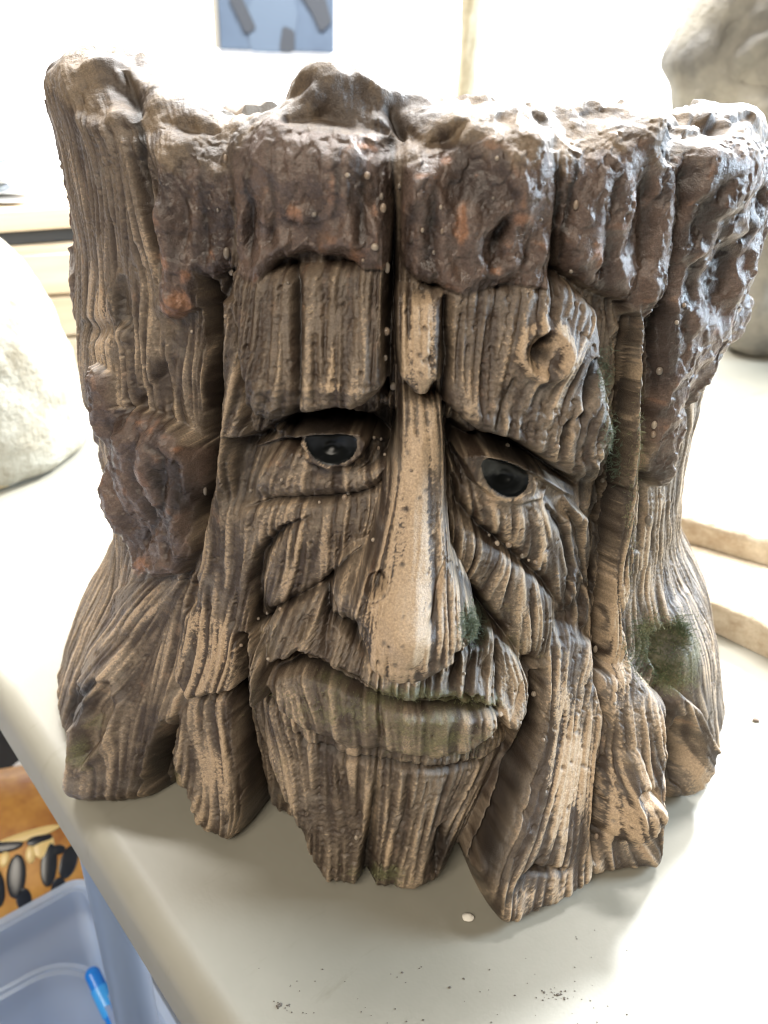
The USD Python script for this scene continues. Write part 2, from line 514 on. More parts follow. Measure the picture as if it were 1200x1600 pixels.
    S.slab([(392, 778), (400, 738), (428, 710), (462, 712), (490, 738), (530, 748), (580, 742), (606, 728), (600, 752), (560, 772), (480, 779), (430, 776)], 7.5, 22, name='eye_bag', grain=.9, tan=.15)
    S.groove([(384, 792), (430, 780), (500, 779), (560, 774), (604, 756)], 3, 5.5)
    # right eye
    S.ws = .25
    S.dome((784, 742), 60, 40, 11, 12)
    S.slab([(712, 712), (726, 704), (764, 704), (812, 722), (846, 752), (838, 772), (806, 786), (768, 778), (736, 756)], 7.6, 7, shape='smooth', name='eyelid', grain=.2)
    S.slab([(747, 724), (752, 714), (762, 709), (782, 711), (800, 717), (815, 727), (823, 741), (823, 755), (816, 767), (804, 775), (791, 776), (776, 771), (762, 760), (752, 745)], 7.0, 5, shape='smooth', name='eye', grain=0, lab_in=2.0)
    S.dome((787, 743), 20, 15, -2.2, 12)
    S.dome((787, 743), 13, 12, .3, ring=.3)
    S.ridge([(708, 700), (750, 700), (800, 714), (842, 740), (876, 764), (900, 776)], 6.5, 6.5, taper=[.5, .9, 1, 1, .7, 0])
    S.groove([(712, 684), (752, 684), (804, 698), (850, 724), (900, 756)], 8, 7)
    S.ridge([(710, 712), (726, 746), (756, 776), (800, 790), (842, 776), (854, 752)], 2.6, 4.5)
    S.groove([(738, 724), (746, 752), (770, 777), (800, 782), (828, 770), (836, 750)], 0, 3.5, paint='T', amount=.8)
    S.groove([(740, 700), (780, 704), (820, 722), (860, 750)], 0, 4, paint='T', amount=.5)
    S.groove([(706, 722), (726, 758), (760, 786), (802, 800), (846, 782)], 3, 4.5)
    S.ws = 1.0
    # --- cheeks
    S.slab([(352, 800), (420, 786), (520, 784), (604, 764), (640, 800), (600, 860), (560, 900), (480, 948), (404, 964), (396, 900), (380, 830)], 6.0, 22, name='cheek', tan=.15)
    S.slab([(404, 958), (410, 890), (440, 836), (500, 806), (580, 812), (590, 838), (556, 872), (514, 908), (466, 942)], 9.5, 34, name='cheek', tan=.15)
    S.groove([(402, 968), (400, 910), (412, 862), (440, 828), (486, 806)], 5, 8, taper=[1, 1, 1, .8, .2])
    S.groove([(396, 976), (446, 956), (506, 924), (550, 884), (584, 842)], 6, 9, taper=[.8, 1, 1, 1, .6])
    S.slab([(704, 724), (724, 760), (760, 786), (806, 794), (850, 790), (880, 830), (888, 890), (880, 940), (858, 912), (820, 884), (780, 856), (740, 822), (714, 776)], 7.5, 24, name='eye_bag', tan=.3)
    S.slab([(862, 792), (900, 830), (914, 900), (900, 970), (884, 950), (892, 890), (884, 836)], 8, 13, name='cheek_fold', tan=.5)
    S.slab([(898, 790), (930, 820), (938, 900), (926, 990), (908, 980), (918, 900), (912, 840)], 7, 12, name='cheek_fold', tan=.4)
    S.slab([(704, 800), (740, 828), (790, 866), (836, 900), (868, 936), (872, 990), (856, 1020), (838, 1030), (806, 1024), (776, 980), (740, 930), (706, 884)], 9, 30, name='cheek', tan=.15)
    S.groove([(704, 740), (716, 790), (752, 830), (800, 866), (850, 908), (878, 950)], 3.5, 8, taper=[.5, .8, 1, 1, .8, .3])
    S.groove([(886, 960), (896, 890), (882, 826), (852, 790)], 4, 7)
    S.groove([(908, 985), (918, 900), (908, 836), (890, 800)], 3.5, 6)
    S.groove([(930, 1000), (940, 900), (936, 800), (950, 700)], 6, 9)
    S.slab([(838, 1024), (870, 1000), (900, 985), (930, 1010), (945, 1100), (930, 1180), (850, 1180), (842, 1100)], 8, 20, name='cheek_strip', tan=.4)
    S.soften([(345, 770), (470, 785), (600, 760), (640, 800), (600, 860), (500, 960), (400, 980), (345, 960)], 6.5)
    S.soften([(700, 730), (760, 790), (850, 790), (900, 800), (935, 830), (935, 1000), (860, 1030), (790, 1020), (700, 890)], 5.5)
    S.soften([(384, 700), (440, 690), (470, 730), (600, 745), (606, 775), (400, 790)], 4.0, 10)
    S.groove([(402, 968), (398, 910), (410, 862), (440, 828), (486, 806)], 4.5, 7, taper=[1, 1, 1, .8, .2])
    S.groove([(396, 976), (446, 956), (506, 924), (550, 884), (584, 842)], 6, 7, taper=[.8, 1, 1, 1, .6])
    S.groove([(384, 792), (430, 781), (500, 780), (560, 775), (604, 757)], 3, 4.5)
    S.groove([(704, 740), (716, 790), (752, 830), (800, 866), (850, 908), (878, 950)], 4, 6.5, taper=[.5, .8, 1, 1, .8, .3])
    S.groove([(704, 884), (742, 934), (778, 982), (810, 1030)], 4, 7)
    S.groove([(886, 960), (896, 890), (882, 826), (852, 790)], 3.5, 5.5)
    S.groove([(908, 985), (918, 900), (908, 836), (890, 800)], 3.5, 5.5)
    # --- mouth hollow, then lips, beard
    S.slab([(384, 1010), (470, 960), (600, 960), (760, 960), (840, 1060), (850, 1160), (760, 1340), (700, 1400), (420, 1290), (396, 1180), (380, 1100)], rampY((960, 6), (1060, 4), (1200, 2), (1350, -2)), 22, shape='smooth', name='mouth_hollow')
    S.slab([(404, 1080), (440, 1110), (640, 1160), (770, 1150), (796, 1160), (780, 1220), (742, 1290), (712, 1350), (684, 1420), (630, 1470), (545, 1470), (500, 1420), (466, 1330), (436, 1266), (412, 1196)],
           lambda x, y: np.interp(y, [1080, 1180, 1300, 1395], [15, 17, 23, 26]) - 7 * smooth01((x - 640) / 170), 44, name='beard', grain=1.3, tan=.1)
    S.groove([(592, 1196), (584, 1260), (576, 1330), (566, 1420)], 7, 11, taper=[.2, .6, 1, 1.2])
    S.groove([(690, 1290), (684, 1330), (678, 1370)], 4, 6)
    S.groove([(455, 1290), (470, 1330)], 3, 8)
    S.slab([(404, 1066), (430, 1048), (480, 1046), (540, 1060), (600, 1084), (650, 1104), (720, 1106), (776, 1100), (790, 1134), (776, 1160), (740, 1188), (690, 1196), (620, 1188), (540, 1176), (476, 1152), (430, 1118)],
           rampY((1040, 18), (1120, 26), (1190, 27)), 30, name='lower_lip', grain=.75)
    S.groove([(594, 1090), (596, 1150), (592, 1190)], 1.8, 5)
    S.groove([(436, 1130), (480, 1162), (540, 1184), (620, 1197), (700, 1204), (760, 1186), (800, 1150)], 3, 5)
    S.slab([(384, 1112), (382, 1062), (394, 1010), (420, 974), (470, 946), (520, 912), (552, 930), (640, 960), (740, 960), (780, 990), (812, 1026), (834, 1076), (836, 1112), (824, 1142), (806, 1152), (790, 1140), (776, 1106),
            (740, 1094), (690, 1098), (640, 1100), (600, 1086), (540, 1056), (496, 1036), (466, 1022), (446, 1036), (420, 1042), (410, 1060), (404, 1108)],
           lambda x, y: np.interp(y - np.interp(x, [384, 446, 466, 540, 600, 640, 690, 740, 790, 830], [1100, 1036, 1022, 1056, 1086, 1100, 1098, 1094, 1140, 1140]), [-140, -60, -20, 0], [9, 14, 20, 21]) + 4 * np.exp(-((x - 640) / 110) ** 2) + 7 * smooth01((424 - x) / 26), 20, name='moustache', grain=1.5)
    S.groove([(412, 1052), (414, 1000), (424, 976)], 2.5, 4)
    S.groove([(772, 1096), (782, 1050), (776, 1000)], 2.5, 5)
    for ln in ([(700, 1085), (716, 1030)], [(728, 1088), (740, 1020)], [(752, 1088), (760, 1020)], [(800, 1130), (816, 1060)], [(505, 1030), (512, 960)], [(470, 1014), (480, 960)]):
        S.groove(ln, 2.3, 4.5)
    S.groove([(436, 1050), (470, 1036), (520, 1060), (600, 1096), (660, 1110), (720, 1108), (776, 1110)], 7, 6.5, taper=[.7, 1.2, .9, .8, .9, 1, .8])
    # --- nose
    S.slab([(588, 850), (606, 900), (606, 980), (572, 992), (548, 976), (524, 958), (514, 926), (526, 894), (556, 866)], rampY((850, 14), (910, 23), (985, 24)), 34, name='nostril', grain=.5, tan=.1)
    S.slab([(690, 850), (710, 880), (732, 925), (754, 966), (756, 996), (738, 1014), (700, 1024), (672, 1000)], rampY((860, 20), (980, 31)), 28, name='nostril', grain=.9)
    S.slab([(628, 622), (692, 630), (700, 720), (704, 800), (710, 880), (724, 940), (726, 1000), (712, 1036), (684, 1066), (650, 1077), (608, 1071), (573, 1044), (553, 994), (550, 950), (566, 900), (586, 850), (602, 770), (620, 700)],
           rampY((620, 8), (700, 13), (800, 20), (900, 29), (980, 38), (1040, 42), (1070, 39)), 24, name='nose', grain=.65, tan=.35)
    S.slab([(628, 660), (690, 660), (690, 800), (690, 900), (690, 1000), (664, 1054), (620, 1050), (586, 1010), (574, 940), (590, 880), (604, 800), (618, 720)], rampY((640, 10), (700, 16), (800, 23), (900, 32), (980, 41), (1030, 43), (1062, 38)), 44, grain=.3, tan=1.6, shape='smooth')
    S.dome((634, 992), 58, 56, 4.5)
    S.dome((546, 928), 30, 34, 6)
    S.groove([(584, 844), (544, 876), (508, 914), (512, 962), (546, 986), (572, 1030)], 4.5, 6, taper=[.4, .8, 1, 1, 1, .6])
    S.groove([(704, 880), (734, 922), (760, 968), (752, 1006), (712, 1026)], 4, 7, taper=[.5, 1, 1, 1, .5])
    S.groove([(694, 870), (684, 920), (676, 970), (670, 1010)], 2.0, 4)
    S.groove([(520, 962), (548, 976), (566, 992), (576, 1020)], 3, 8)
    S.dome((590, 912), 13, 20, -3.0, 20)
    S.dome((588, 910), 19, 27, 2.0, 20, ring=.25)
    S.dome((590, 912), 10, 16, .5, 20, paint='W')
    S.brush('T', (626, 1010, 52, 46, 1.2), (592, 950, 26, 44, .8))
    # --- lumps and pits of the upper planks
    S.groove([(640, 465), (676, 455)], 3, 12)
    # --- roots
    S.slab([(264, 1060), (284, 960), (330, 940), (376, 1000), (386, 1060), (372, 1086), (330, 1090), (290, 1100)], rampY((940, 5), (1080, 15)), 18, name='root', tan=.5)
    S.slab([(258, 1110), (282, 1080), (362, 1084), (362, 1160), (370, 1230), (364, 1310), (346, 1370), (318, 1340), (286, 1250), (260, 1180)], rampY((1080, 8), (1180, 14), (1300, 21)), 20, name='root', tan=.2)
    S.slab([(86, 1240), (92, 1120), (130, 1010), (180, 930), (290, 900), (288, 1000), (276, 1080), (240, 1160), (215, 1240), (190, 1310), (130, 1340), (84, 1320)],
           lambda x, y: np.interp(y, [900, 1000, 1100, 1200], [3, 7, 13, 15]), 46, name='root', grain=.8)
    S.slab([(104, 1190), (112, 1110), (140, 1062), (176, 1062), (182, 1110), (164, 1160), (124, 1210)], -6, 20, mode='add', shape='smooth', name='knot', grain=.3)
    S.groove([(104, 1140), (116, 1092), (150, 1062)], 4, 9)
    S.ridge([(176, 1066), (190, 1110), (166, 1166), (118, 1214)], 2.5, 8)
    S.dome((144, 1122), 13, 17, -3)
    S.slab([(214, 1236), (226, 1170), (258, 1110), (266, 1200), (306, 1262), (250, 1266)], -15, 26, mode='add', shape='smooth')
    # right roots
    S.slab([(1050, 960), (1074, 920), (1100, 980), (1114, 1040), (1114, 1110), (1100, 1130), (1066, 1090), (1050, 1040)], 2, 18, name='root', grain=.3)
    S.slab([(1046, 1100), (1066, 1082), (1100, 1112), (1130, 1172), (1120, 1210), (1078, 1262), (1048, 1270), (1040, 1180)], 9, 12, name='root', tan=.3)
    S.slab([(1056, 1120), (1078, 1112), (1108, 1160), (1104, 1196), (1072, 1244), (1056, 1230)], -7, 18, mode='add', shape='smooth', grain=.5)
    S.slab([(944, 1060), (990, 1040), (1052, 1100), (1062, 1160), (1054, 1180), (1064, 1212), (1050, 1240), (1050, 1300), (1046, 1420), (1016, 1480), (946, 1440), (928, 1340), (940, 1230)],
           rampY((1040, 10), (1150, 22), (1260, 33), (1340, 38), (1412, 47)), 24, name='root', tan=.3)
    S.slab([(948, 1190), (1000, 1180), (1024, 1240), (1044, 1268), (1036, 1310), (1006, 1330), (980, 1326), (952, 1340), (944, 1270)], rampY((1180, 27), (1260, 43), (1335, 48)), 18, tan=.5, name='root')
    S.dome((1022, 1256), 12, 17, -6, 20)
    S.slab([(842, 1100), (872, 1010), (930, 1010), (948, 1090), (956, 1180), (944, 1270), (940, 1370), (900, 1470), (830, 1520), (792, 1506), (750, 1392), (782, 1330), (826, 1230)],
           rampY((1000, 8), (1150, 20), (1300, 35), (1450, 46)), 36, name='root', tan=.45)
    S.groove([(890, 1360), (830, 1370), (778, 1426)], 4, 7)
    S.groove([(822, 1440), (812, 1400), (850, 1340)], 2.5, 6)
    S.dome((788, 1425), 18, 22, 4)
    S.brush('T', (800, 1240, 22, 70, -1.0, 15), (770, 1330, 26, 50, -1.0), (820, 1180, 14, 50, -.8))
    S.brush('W', (806, 1230, 18, 80, .7, 15), (768, 1330, 26, 56, .7), (700, 1330, 20, 40, .5))
    S.soften([(740, 1370), (900, 1370), (930, 1490), (760, 1510)], 8, 30)
    S.soften([(930, 1300), (1050, 1300), (1060, 1430), (940, 1440)], 5, 24)
    # dark gaps on both sides of the beard and between the roots
    S.groove([(374, 1000), (372, 1090), (388, 1180), (410, 1260), (440, 1330)], 14, 9, taper=[.7, 1, 1, 1, .6])
    S.groove([(842, 1060), (838, 1120), (812, 1190), (776, 1280), (738, 1350)], 10, 11, taper=[.7, 1, 1, 1, .7])
    S.groove([(1000, 500), (985, 640), (968, 760), (952, 860), (940, 960), (938, 1060), (950, 1130)], 8, 9, taper=[.6, 1, 1, 1, 1, 1, .3])
    S.groove([(336, 440), (336, 560), (332, 700), (320, 780), (302, 870)], 8, 8, taper=[.6, 1, 1, .9, .3])
    S.brush('W', (246, 1200, 24, 50, .9), (122, 1098, 14, 34, .7, 30), (392, 1180, 12, 90, .8), (700, 1340, 24, 40, .5))  # shade of the root cavity and beard gaps painted in
    S.groove([(272, 1120), (250, 1190), (240, 1260)], 8, 10)
    S.groove([(944, 1180), (938, 1270), (930, 1350)], 7, 8)
    S.groove([(1046, 1110), (1056, 1180), (1046, 1260)], 7, 8)
    # mossy knot hole on the right root
    S.slab([(1014, 990), (1040, 972), (1078, 976), (1080, 1010), (1056, 1060), (1026, 1058), (1012, 1030)], -11, 24, mode='add', shape='smooth', name='knot')
    S.dome((1046, 1014), 22, 30, .7, paint='W')
    # --- bark slabs under the rim
    lump = 4.0 * nz[6] + 1.3 * nz[7]
    bk = dict(grain=.12, bark=1.0)

    def barked(poly, h, edge, nm='bark'):
        n0 = S.H.copy()
        S.slab(poly, h, edge, name=nm, **bk)
        k = S.L == len(S.names) - 1
        S.H[k] += (lump[k]) * np.clip((S.H[k] - n0[k] + 2) / 6, 0.2, 1)
    barked([(362, 195), (420, 175), (450, 195), (560, 210), (606, 215), (608, 320), (604, 420), (560, 412), (522, 402), (470, 392), (428, 402), (402, 436), (368, 424), (356, 320)], 6.5, 26)
    barked([(634, 262), (690, 240), (750, 220), (830, 205), (866, 220), (878, 300), (872, 390), (850, 446), (780, 440), (730, 456), (660, 440), (632, 420), (628, 330)], 6.5, 26)
    barked([(888, 220), (960, 200), (1030, 190), (1046, 210), (1058, 290), (1054, 380), (1040, 470), (1010, 496), (984, 470), (930, 450), (884, 420), (878, 320)], 6.0, 26)
    barked([(1062, 250), (1120, 215), (1196, 220), (1200, 330), (1170, 430), (1120, 560), (1080, 640), (1044, 760), (1026, 740), (1030, 600), (1046, 470), (1066, 360)], 6.0, 24)
    barked([(242, 190), (300, 205), (352, 215), (350, 330), (345, 420), (318, 440), (300, 418), (296, 480), (262, 496), (250, 480), (262, 430), (246, 330)], 5.0, 22)
    barked([(140, 576), (162, 590), (166, 640), (216, 656), (272, 684), (298, 716), (304, 764), (286, 806), (290, 866), (276, 900), (240, 902), (206, 884), (190, 836), (166, 800), (158, 740), (148, 660)], 8.0, 20, 'bark_patch')
    S.groove([(874, 240), (878, 330), (866, 420), (868, 470)], 5, 7)
    S.groove([(1056, 210), (1064, 300), (1052, 420), (1030, 520), (1022, 620)], 8, 10)
    # chunks and hollows of the bark
    S.slab([(438, 206), (470, 200), (548, 214), (556, 270), (540, 330), (500, 350), (470, 352), (440, 340), (432, 280)], 3.0, 12, mode='add')
    S.dome((478, 305), 24, 22, -3.5)
    S.groove([(520, 230), (526, 290), (520, 350)], 3, 6)
    S.groove([(560, 240), (566, 300), (560, 380)], 3, 7)
    S.dome((556, 376), 20, 22, 3.5)
    S.dome((556, 372), 10, 9, -3)
    S.groove([(380, 260), (392, 330), (388, 420)], 3, 7)
    S.groove([(420, 250), (428, 330), (424, 390)], 2.5, 6)
    S.slab([(740, 270), (780, 278), (800, 320), (786, 350), (760, 372), (752, 400), (770, 420), (800, 400), (808, 372), (820, 400), (800, 436), (768, 446), (736, 430), (718, 390), (722, 330)], 3.6, 12, mode='add')
    S.groove([(800, 336), (776, 372), (764, 400)], 3.5, 9)
    S.groove([(682, 280), (676, 340), (668, 420)], 2.5, 7)
    S.slab([(640, 290), (664, 270), (720, 262), (724, 300), (700, 340), (660, 350), (640, 340)], 2.2, 12, mode='add')
    S.dome((700, 292), 20, 16, -3)
    S.slab([(760, 226), (800, 212), (850, 226), (866, 280), (840, 330), (820, 370), (800, 300), (766, 262)], 2.2, 14, mode='add')
    S.dome((795, 248), 36, 9, -3.5)
    S.groove([(908, 214), (904, 280), (888, 370), (876, 440)], 5, 6)
    S.groove([(968, 250), (960, 340), (950, 420)], 2.6, 8)
    S.groove([(1000, 240), (1008, 330), (1000, 420)], 2.6, 8)
    S.slab([(1020, 250), (1046, 250), (1052, 320), (1046, 400), (1040, 470), (1016, 490), (1004, 440), (1016, 340)], 3, 12, mode='add')
    S.groove([(1110, 280), (1096, 360), (1082, 470), (1076, 560)], 3, 11)
    S.groove([(1150, 300), (1130, 400), (1106, 500)], 3, 12)
    S.slab([(1100, 240), (1160, 222), (1190, 240), (1186, 290), (1150, 330), (1100, 350), (1086, 300)], 4, 18, mode='add')
    S.groove([(280, 240), (290, 320), (284, 400)], 2.5, 6)
    S.groove([(312, 250), (318, 330), (320, 420)], 2.5, 6)
    S.dome((272, 478), 22, 16, 3)
    S.groove([(216, 690), (250, 720), (246, 790), (226, 850)], 4, 8)
    S.groove([(270, 720), (276, 780), (250, 830), (262, 880)], 3, 7)
    S.dome((228, 730), 26, 22, 2.5)
    S.dome((262, 690), 30, 12, 2.0, 30)
    # stripped paint hole above the brow ridge
    S.slab([(624, 456), (650, 448), (680, 462), (672, 472), (650, 474), (634, 482)], -1.6, 6, mode='add')
    # orange marks on the bark
    S.brush('O', (455, 330, 16, 22, 1), (560, 395, 16, 14, 1.1), (568, 222, 26, 7, .9), (520, 290, 8, 30, .7), (586, 320, 7, 30, .7), (660, 276, 16, 8, 1), (700, 252, 12, 7, .9), (722, 340, 9, 40, 1.1), (722, 365, 12, 14, .8),
            (744, 276, 12, 8, 1), (775, 225, 26, 9, 1), (770, 425, 14, 10, 1), (818, 345, 16, 10, .9), (790, 380, 8, 30, .5), (272, 478, 20, 14, 1.3), (284, 476, 12, 16, 1), (288, 430, 9, 14, .9), (330, 400, 8, 18, .7), (218, 880, 10, 14, 1.1),
            (215, 660, 20, 5, .7), (244, 680, 24, 5, .6, 25), (272, 705, 10, 6, .7), (160, 745, 6, 14, .5), (975, 225, 26, 8, .8), (1000, 300, 10, 30, .5), (1140, 320, 10, 30, .5), (940, 400, 12, 30, .5), (255, 410, 8, 16, .7))
    # tan paint rubbed onto the raised places
    S.brush('T', (664, 530, 12, 44, .8), (640, 540, 8, 40, .5), (520, 580, 9, 40, .7), (520, 606, 30, 8, .6), (400, 600, 30, 30, .3), (480, 690, 5, 5, 0), (900, 1210, 40, 50, 1.0), (880, 1130, 16, 60, .7), (970, 1020, 10, 90, .6), (1004, 860, 8, 80, .6),
            (990, 1290, 40, 40, .8), (960, 1000, 8, 60, .6), (930, 950, 10, 70, .8), (850, 560, 34, 34, .35), (880, 540, 10, 26, .7), (170, 520, 18, 40, .8), (160, 470, 12, 40, .6), (310, 1000, 12, 70, .7), (350, 1010, 14, 50, .6),
            (345, 1180, 9, 60, .8), (470, 850, 20, 30, .5), (820, 960, 30, 30, .3), (850, 860, 12, 40, .6), (610, 1330, 14, 40, .6), (790, 1120, 12, 20, .6), (1120, 1170, 8, 20, .6), (600, 770, 14, 60, .3), (820, 1400, 30, 30, .5), (440, 1090, 30, 20, .3),
            (230, 980, 30, 60, .25), (500, 1300, 20, 40, .3))
    # green moss and algae stains
    S.brush('M', (738, 975, 22, 30, 1.4), (960, 690, 10, 40, 1.3), (1045, 1012, 32, 42, 1.5), (1000, 1010, 30, 40, .5), (1050, 1070, 30, 20, .7), (640, 1085, 70, 14, .9), (740, 1098, 50, 12, .8), (520, 1060, 40, 12, .5), (680, 1150, 90, 40, .75), (530, 1110, 70, 40, .5),
            (120, 1180, 26, 26, .8), (150, 1130, 26, 20, .4), (590, 1365, 50, 16, .9), (275, 1230, 14, 40, .6), (420, 1000, 20, 30, .35), (1000, 760, 8, 90, .45), (950, 610, 14, 40, .5), (860, 1010, 30, 50, .3), (800, 990, 24, 60, .35), (440, 1200, 14, 60, .3), (1085, 1040, 12, 40, .7))
    return S


# ---------------------------------------------------------------- evaluate: forms are placed on the carved surface itself
def fields():
    """Noise over the base surface, used to roughen outlines and to model bark and rim."""
    global cyc
    cyc = np.stack([CS * 0.118, SN * 0.118, np.broadcast_to(ARC[:, None], R0.shape)], -1)
    a = np.stack([fbm(cyc * 90, 3, 1) - .5, fbm(cyc * 90 + 9, 3, 2) - .5, fbm(cyc * 420, 2, 3) - .5, fbm(cyc * 420 + 5, 2, 4) - .5, (fbm(cyc * 60, 3, 5) * 2 - 1) * .75,
                  (fbm(cyc * 260, 3, 6) * 2 - 1) * .75]) * 2
    a[:4] = np.clip(a[:4], -1, 1)
    warp = .35 * np.moveaxis(a[[0, 1, 4]], 0, -1)
    lumps = smooth01((fbm(cyc * [120, 120, 42] + warp, 3, 11) - .38) / .20) - .5
    ridged = np.clip(1 - np.abs(2 * fbm(cyc * [170, 170, 42] + warp, 2, 12) - 1) * 4.0, -1, 1)
    return np.concatenate([a, lumps[None], ridged[None], (fbm(cyc * 55, 2, 21)[None] - .5) * 3])


def carve():
    global nz, P0, NRM, okF
    nz = fields()
    P0 = position(np.zeros(R0.shape))
    okF = FRONT
    NRM = np.stack([Nrad * SN, -Nrad * CS, Nz], -1)
    return sculpt(P0, NRM, okF, nz)


S = carve()
# second pass: spread the columns evenly along the carved outline, so that steep flanks are as finely meshed as the rest
rr = R0 + ndi.gaussian_filter(S.H, (16 * Q, 4 * Q)) * 1e-3 * Nrad
dth = np.diff(TH2, axis=1, append=TH2[:, :1] + 2 * np.pi)
ds = np.sqrt((rr * dth) ** 2 + np.clip(np.diff(rr, axis=1, append=rr[:, :1]), -.002, .002) ** 2)
dens = ds / (dth * .118)
dens[:, NU - 1:] = 1.0
dens = ndi.gaussian_filter(dens, (30 * Q, 5 * Q))
T2 = np.array(TH2)
for i in range(NRW):
    w = np.concatenate([[0], np.cumsum(dens[i, :NU - 1] * dth[i, :NU - 1])])
    T2[i, :NU] = np.interp(np.linspace(0, w[-1], NU), w, TH2[i, :NU])
T2[:, :NU] = ndi.gaussian_filter1d(T2[:, :NU], 14 * Q, axis=0, mode='nearest')
build_base(T2)
S = carve()
S.H = ndi.gaussian_filter(S.H, .9 * Q)
wr = smooth01((np.arange(NRW)[:, None] - NV + 30 * Q) / (40 * Q))
S.H = S.H * (1 - wr) + ndi.gaussian_filter(S.H, 13 * Q) * wr
bw = np.clip(S.B, 0, 1) * .75
S.H = S.H * (1 - bw) + ndi.gaussian_filter(S.H, 4.5 * Q) * bw
X, Y = S.at(slice(None), ndi.gaussian_filter(S.H, 3.0 * Q))
H, A = S.H, S.A
RIM = np.broadcast_to(ISRIM > 0, R0.shape)

# back half and the flanks that no outline covers: simple planks and bark
deg2 = DEG
sidew = smooth01((np.abs(deg2) - 70) / 18)
for a in (-168, -150, -131, -112, -95, 98, 118, 140, 160):
    H -= sidew * 5 * np.exp(-((deg2 - a - 3 * nz[0]) / 1.6) ** 2)
bb = sidew * smooth01((Z0 - .17 - .02 * nz[1]) / .01) * (~RIM)
H += bb * (4 + 3 * nz[6] + 2 * nz[7])
S.B = np.maximum(S.B, bb)
A = A * (1 - bb) + .15 * bb
# lumps of the rim
rimlump = fbm(cyc * 75 + .4 * np.moveaxis(nz[[0, 1, 4]], 0, -1), 2, 41)
WRIM = smooth01((np.arange(NRW)[:, None] - NV + 12 * Q) / (40 * Q)) * np.ones_like(R0)
H += WRIM * (2.2 * nz[8] + 3.4 * (smooth01((rimlump - .3) / .4) - .5) + .12 * nz[5])
A = A * (1 - WRIM) + .18 * WRIM
for ln, dp, w in (([(606, 160), (622, 200), (636, 222)], 6, 7), ([(636, 206), (662, 232), (700, 222), (730, 196)], 3.5, 6), ([(440, 190), (500, 176), (560, 196), (610, 214)], 4, 8), ([(404, 190), (440, 150), (490, 138)], 3, 6),
                  ([(820, 168), (850, 200), (872, 236)], 5, 8), ([(1030, 190), (1044, 220), (1052, 260)], 7, 9), ([(198, 118), (206, 150), (212, 190)], 6, 9), ([(900, 186), (960, 188), (1010, 178)], 3, 9),
                  ([(250, 190), (300, 200), (345, 206)], 2, 6), ([(1060, 216), (1110, 206), (1160, 190)], 4, 8), ([(770, 190), (800, 196)], 3, 9)):
    S.groove(ln, dp * .6, w * 1.5)
for x, y, rx, ry, hh in ((160, 108, 55, 24, 3), (250, 150, 20, 22, 2), (300, 172, 42, 20, 3), (510, 130, 66, 30, 3.5), (590, 205, 24, 24, 3), (420, 200, 26, 26, 2.5), (690, 200, 56, 26, 4), (800, 190, 46, 26, 3.5), (845, 215, 24, 22, 3),
                         (955, 192, 60, 20, 3.5), (1022, 206, 24, 26, 3.5), (1096, 192, 44, 20, 3.5), (1160, 192, 26, 24, 3.5)):
    S.dome((x, y), rx, ry, hh)

# ---------------------------------------------------------------- the grain: fibres drawn along strokes
strokes = [(110, 150, 150, 330), (150, 330, 152, 480), (200, 160, 262, 420), (230, 500, 230, 640), (300, 480, 292, 700), (300, 900, 270, 1080), (290, 880, 150, 1060), (230, 960, 150, 1060), (150, 900, 110, 1010), (130, 1180, 130, 1270),
           (350, 700, 330, 1000), (400, 450, 388, 640), (480, 430, 480, 630), (570, 430, 572, 600), (650, 470, 650, 610), (655, 640, 650, 850), (640, 850, 618, 1040), (570, 870, 540, 950), (706, 880, 716, 1000), (680, 700, 690, 900),
           (720, 460, 702, 640), (780, 480, 752, 680), (830, 600, 784, 690), (900, 560, 850, 710), (934, 600, 900, 735), (880, 620, 830, 700), (430, 720, 416, 770), (500, 740, 498, 775), (570, 745, 575, 765),
           (380, 850, 360, 950), (450, 830, 432, 940), (520, 800, 506, 890), (600, 790, 590, 830), (470, 930, 440, 1030), (540, 930, 528, 1030), (412, 980, 392, 1100), (600, 1060, 600, 1090), (700, 1030, 690, 1080), (760, 1010, 744, 1080),
           (800, 1020, 826, 1080), (830, 1090, 800, 1140), (450, 1070, 470, 1130), (600, 1100, 600, 1170), (750, 1110, 742, 1180), (415, 1120, 450, 1260), (500, 1180, 512, 1330), (600, 1200, 590, 1370), (680, 1200, 648, 1360),
           (770, 1190, 690, 1330), (780, 860, 750, 920), (830, 900, 826, 1010), (860, 800, 884, 900), (760, 800, 768, 850), (900, 1020, 886, 1150), (886, 1150, 800, 1420), (930, 1100, 900, 1380), (960, 950, 975, 1150), (975, 1150, 1010, 1300),
           (1030, 1150, 1046, 1250), (1000, 520, 962, 900), (330, 960, 312, 1070), (322, 1100, 346, 1280), (1080, 1100, 1120, 1180), (1080, 940, 1106, 1080), (860, 700, 850, 740)]
g = 2
sg = (slice(None, None, g), slice(None, None, g))
Xg, Yg = X[sg], Y[sg]
dx, dy, ws = np.full(Xg.shape, .0), np.full(Xg.shape, 1.0) * 2e-3, 0
for x0, y0, x1, y1 in strokes:
    d, _ = sd_line(Xg, Yg, [(x0, y0), (x1, y1)])
    L = math.hypot(x1 - x0, y1 - y0)
    w = np.exp(-(d / 26.0) ** 2) + 0.02 * np.exp(-(d / 70.0) ** 2)
    dx += w * (x1 - x0) / L
    dy += w * (y1 - y0) / L
Xu, Xv = np.gradient(Xg, axis=1), np.gradient(Xg, axis=0)
Yu, Yv = np.gradient(Yg, axis=1), np.gradient(Yg, axis=0)
Xu, Xv, Yu, Yv = [ndi.gaussian_filter(a, 9) for a in (Xu, Xv, Yu, Yv)]
det = Xu * Yv - Xv * Yu
det = np.where(np.abs(det) < 1e-3, 1e-3, det)
fu, fv = (dx * Yv - dy * Xv) / det, (-dx * Yu + dy * Xu) / det
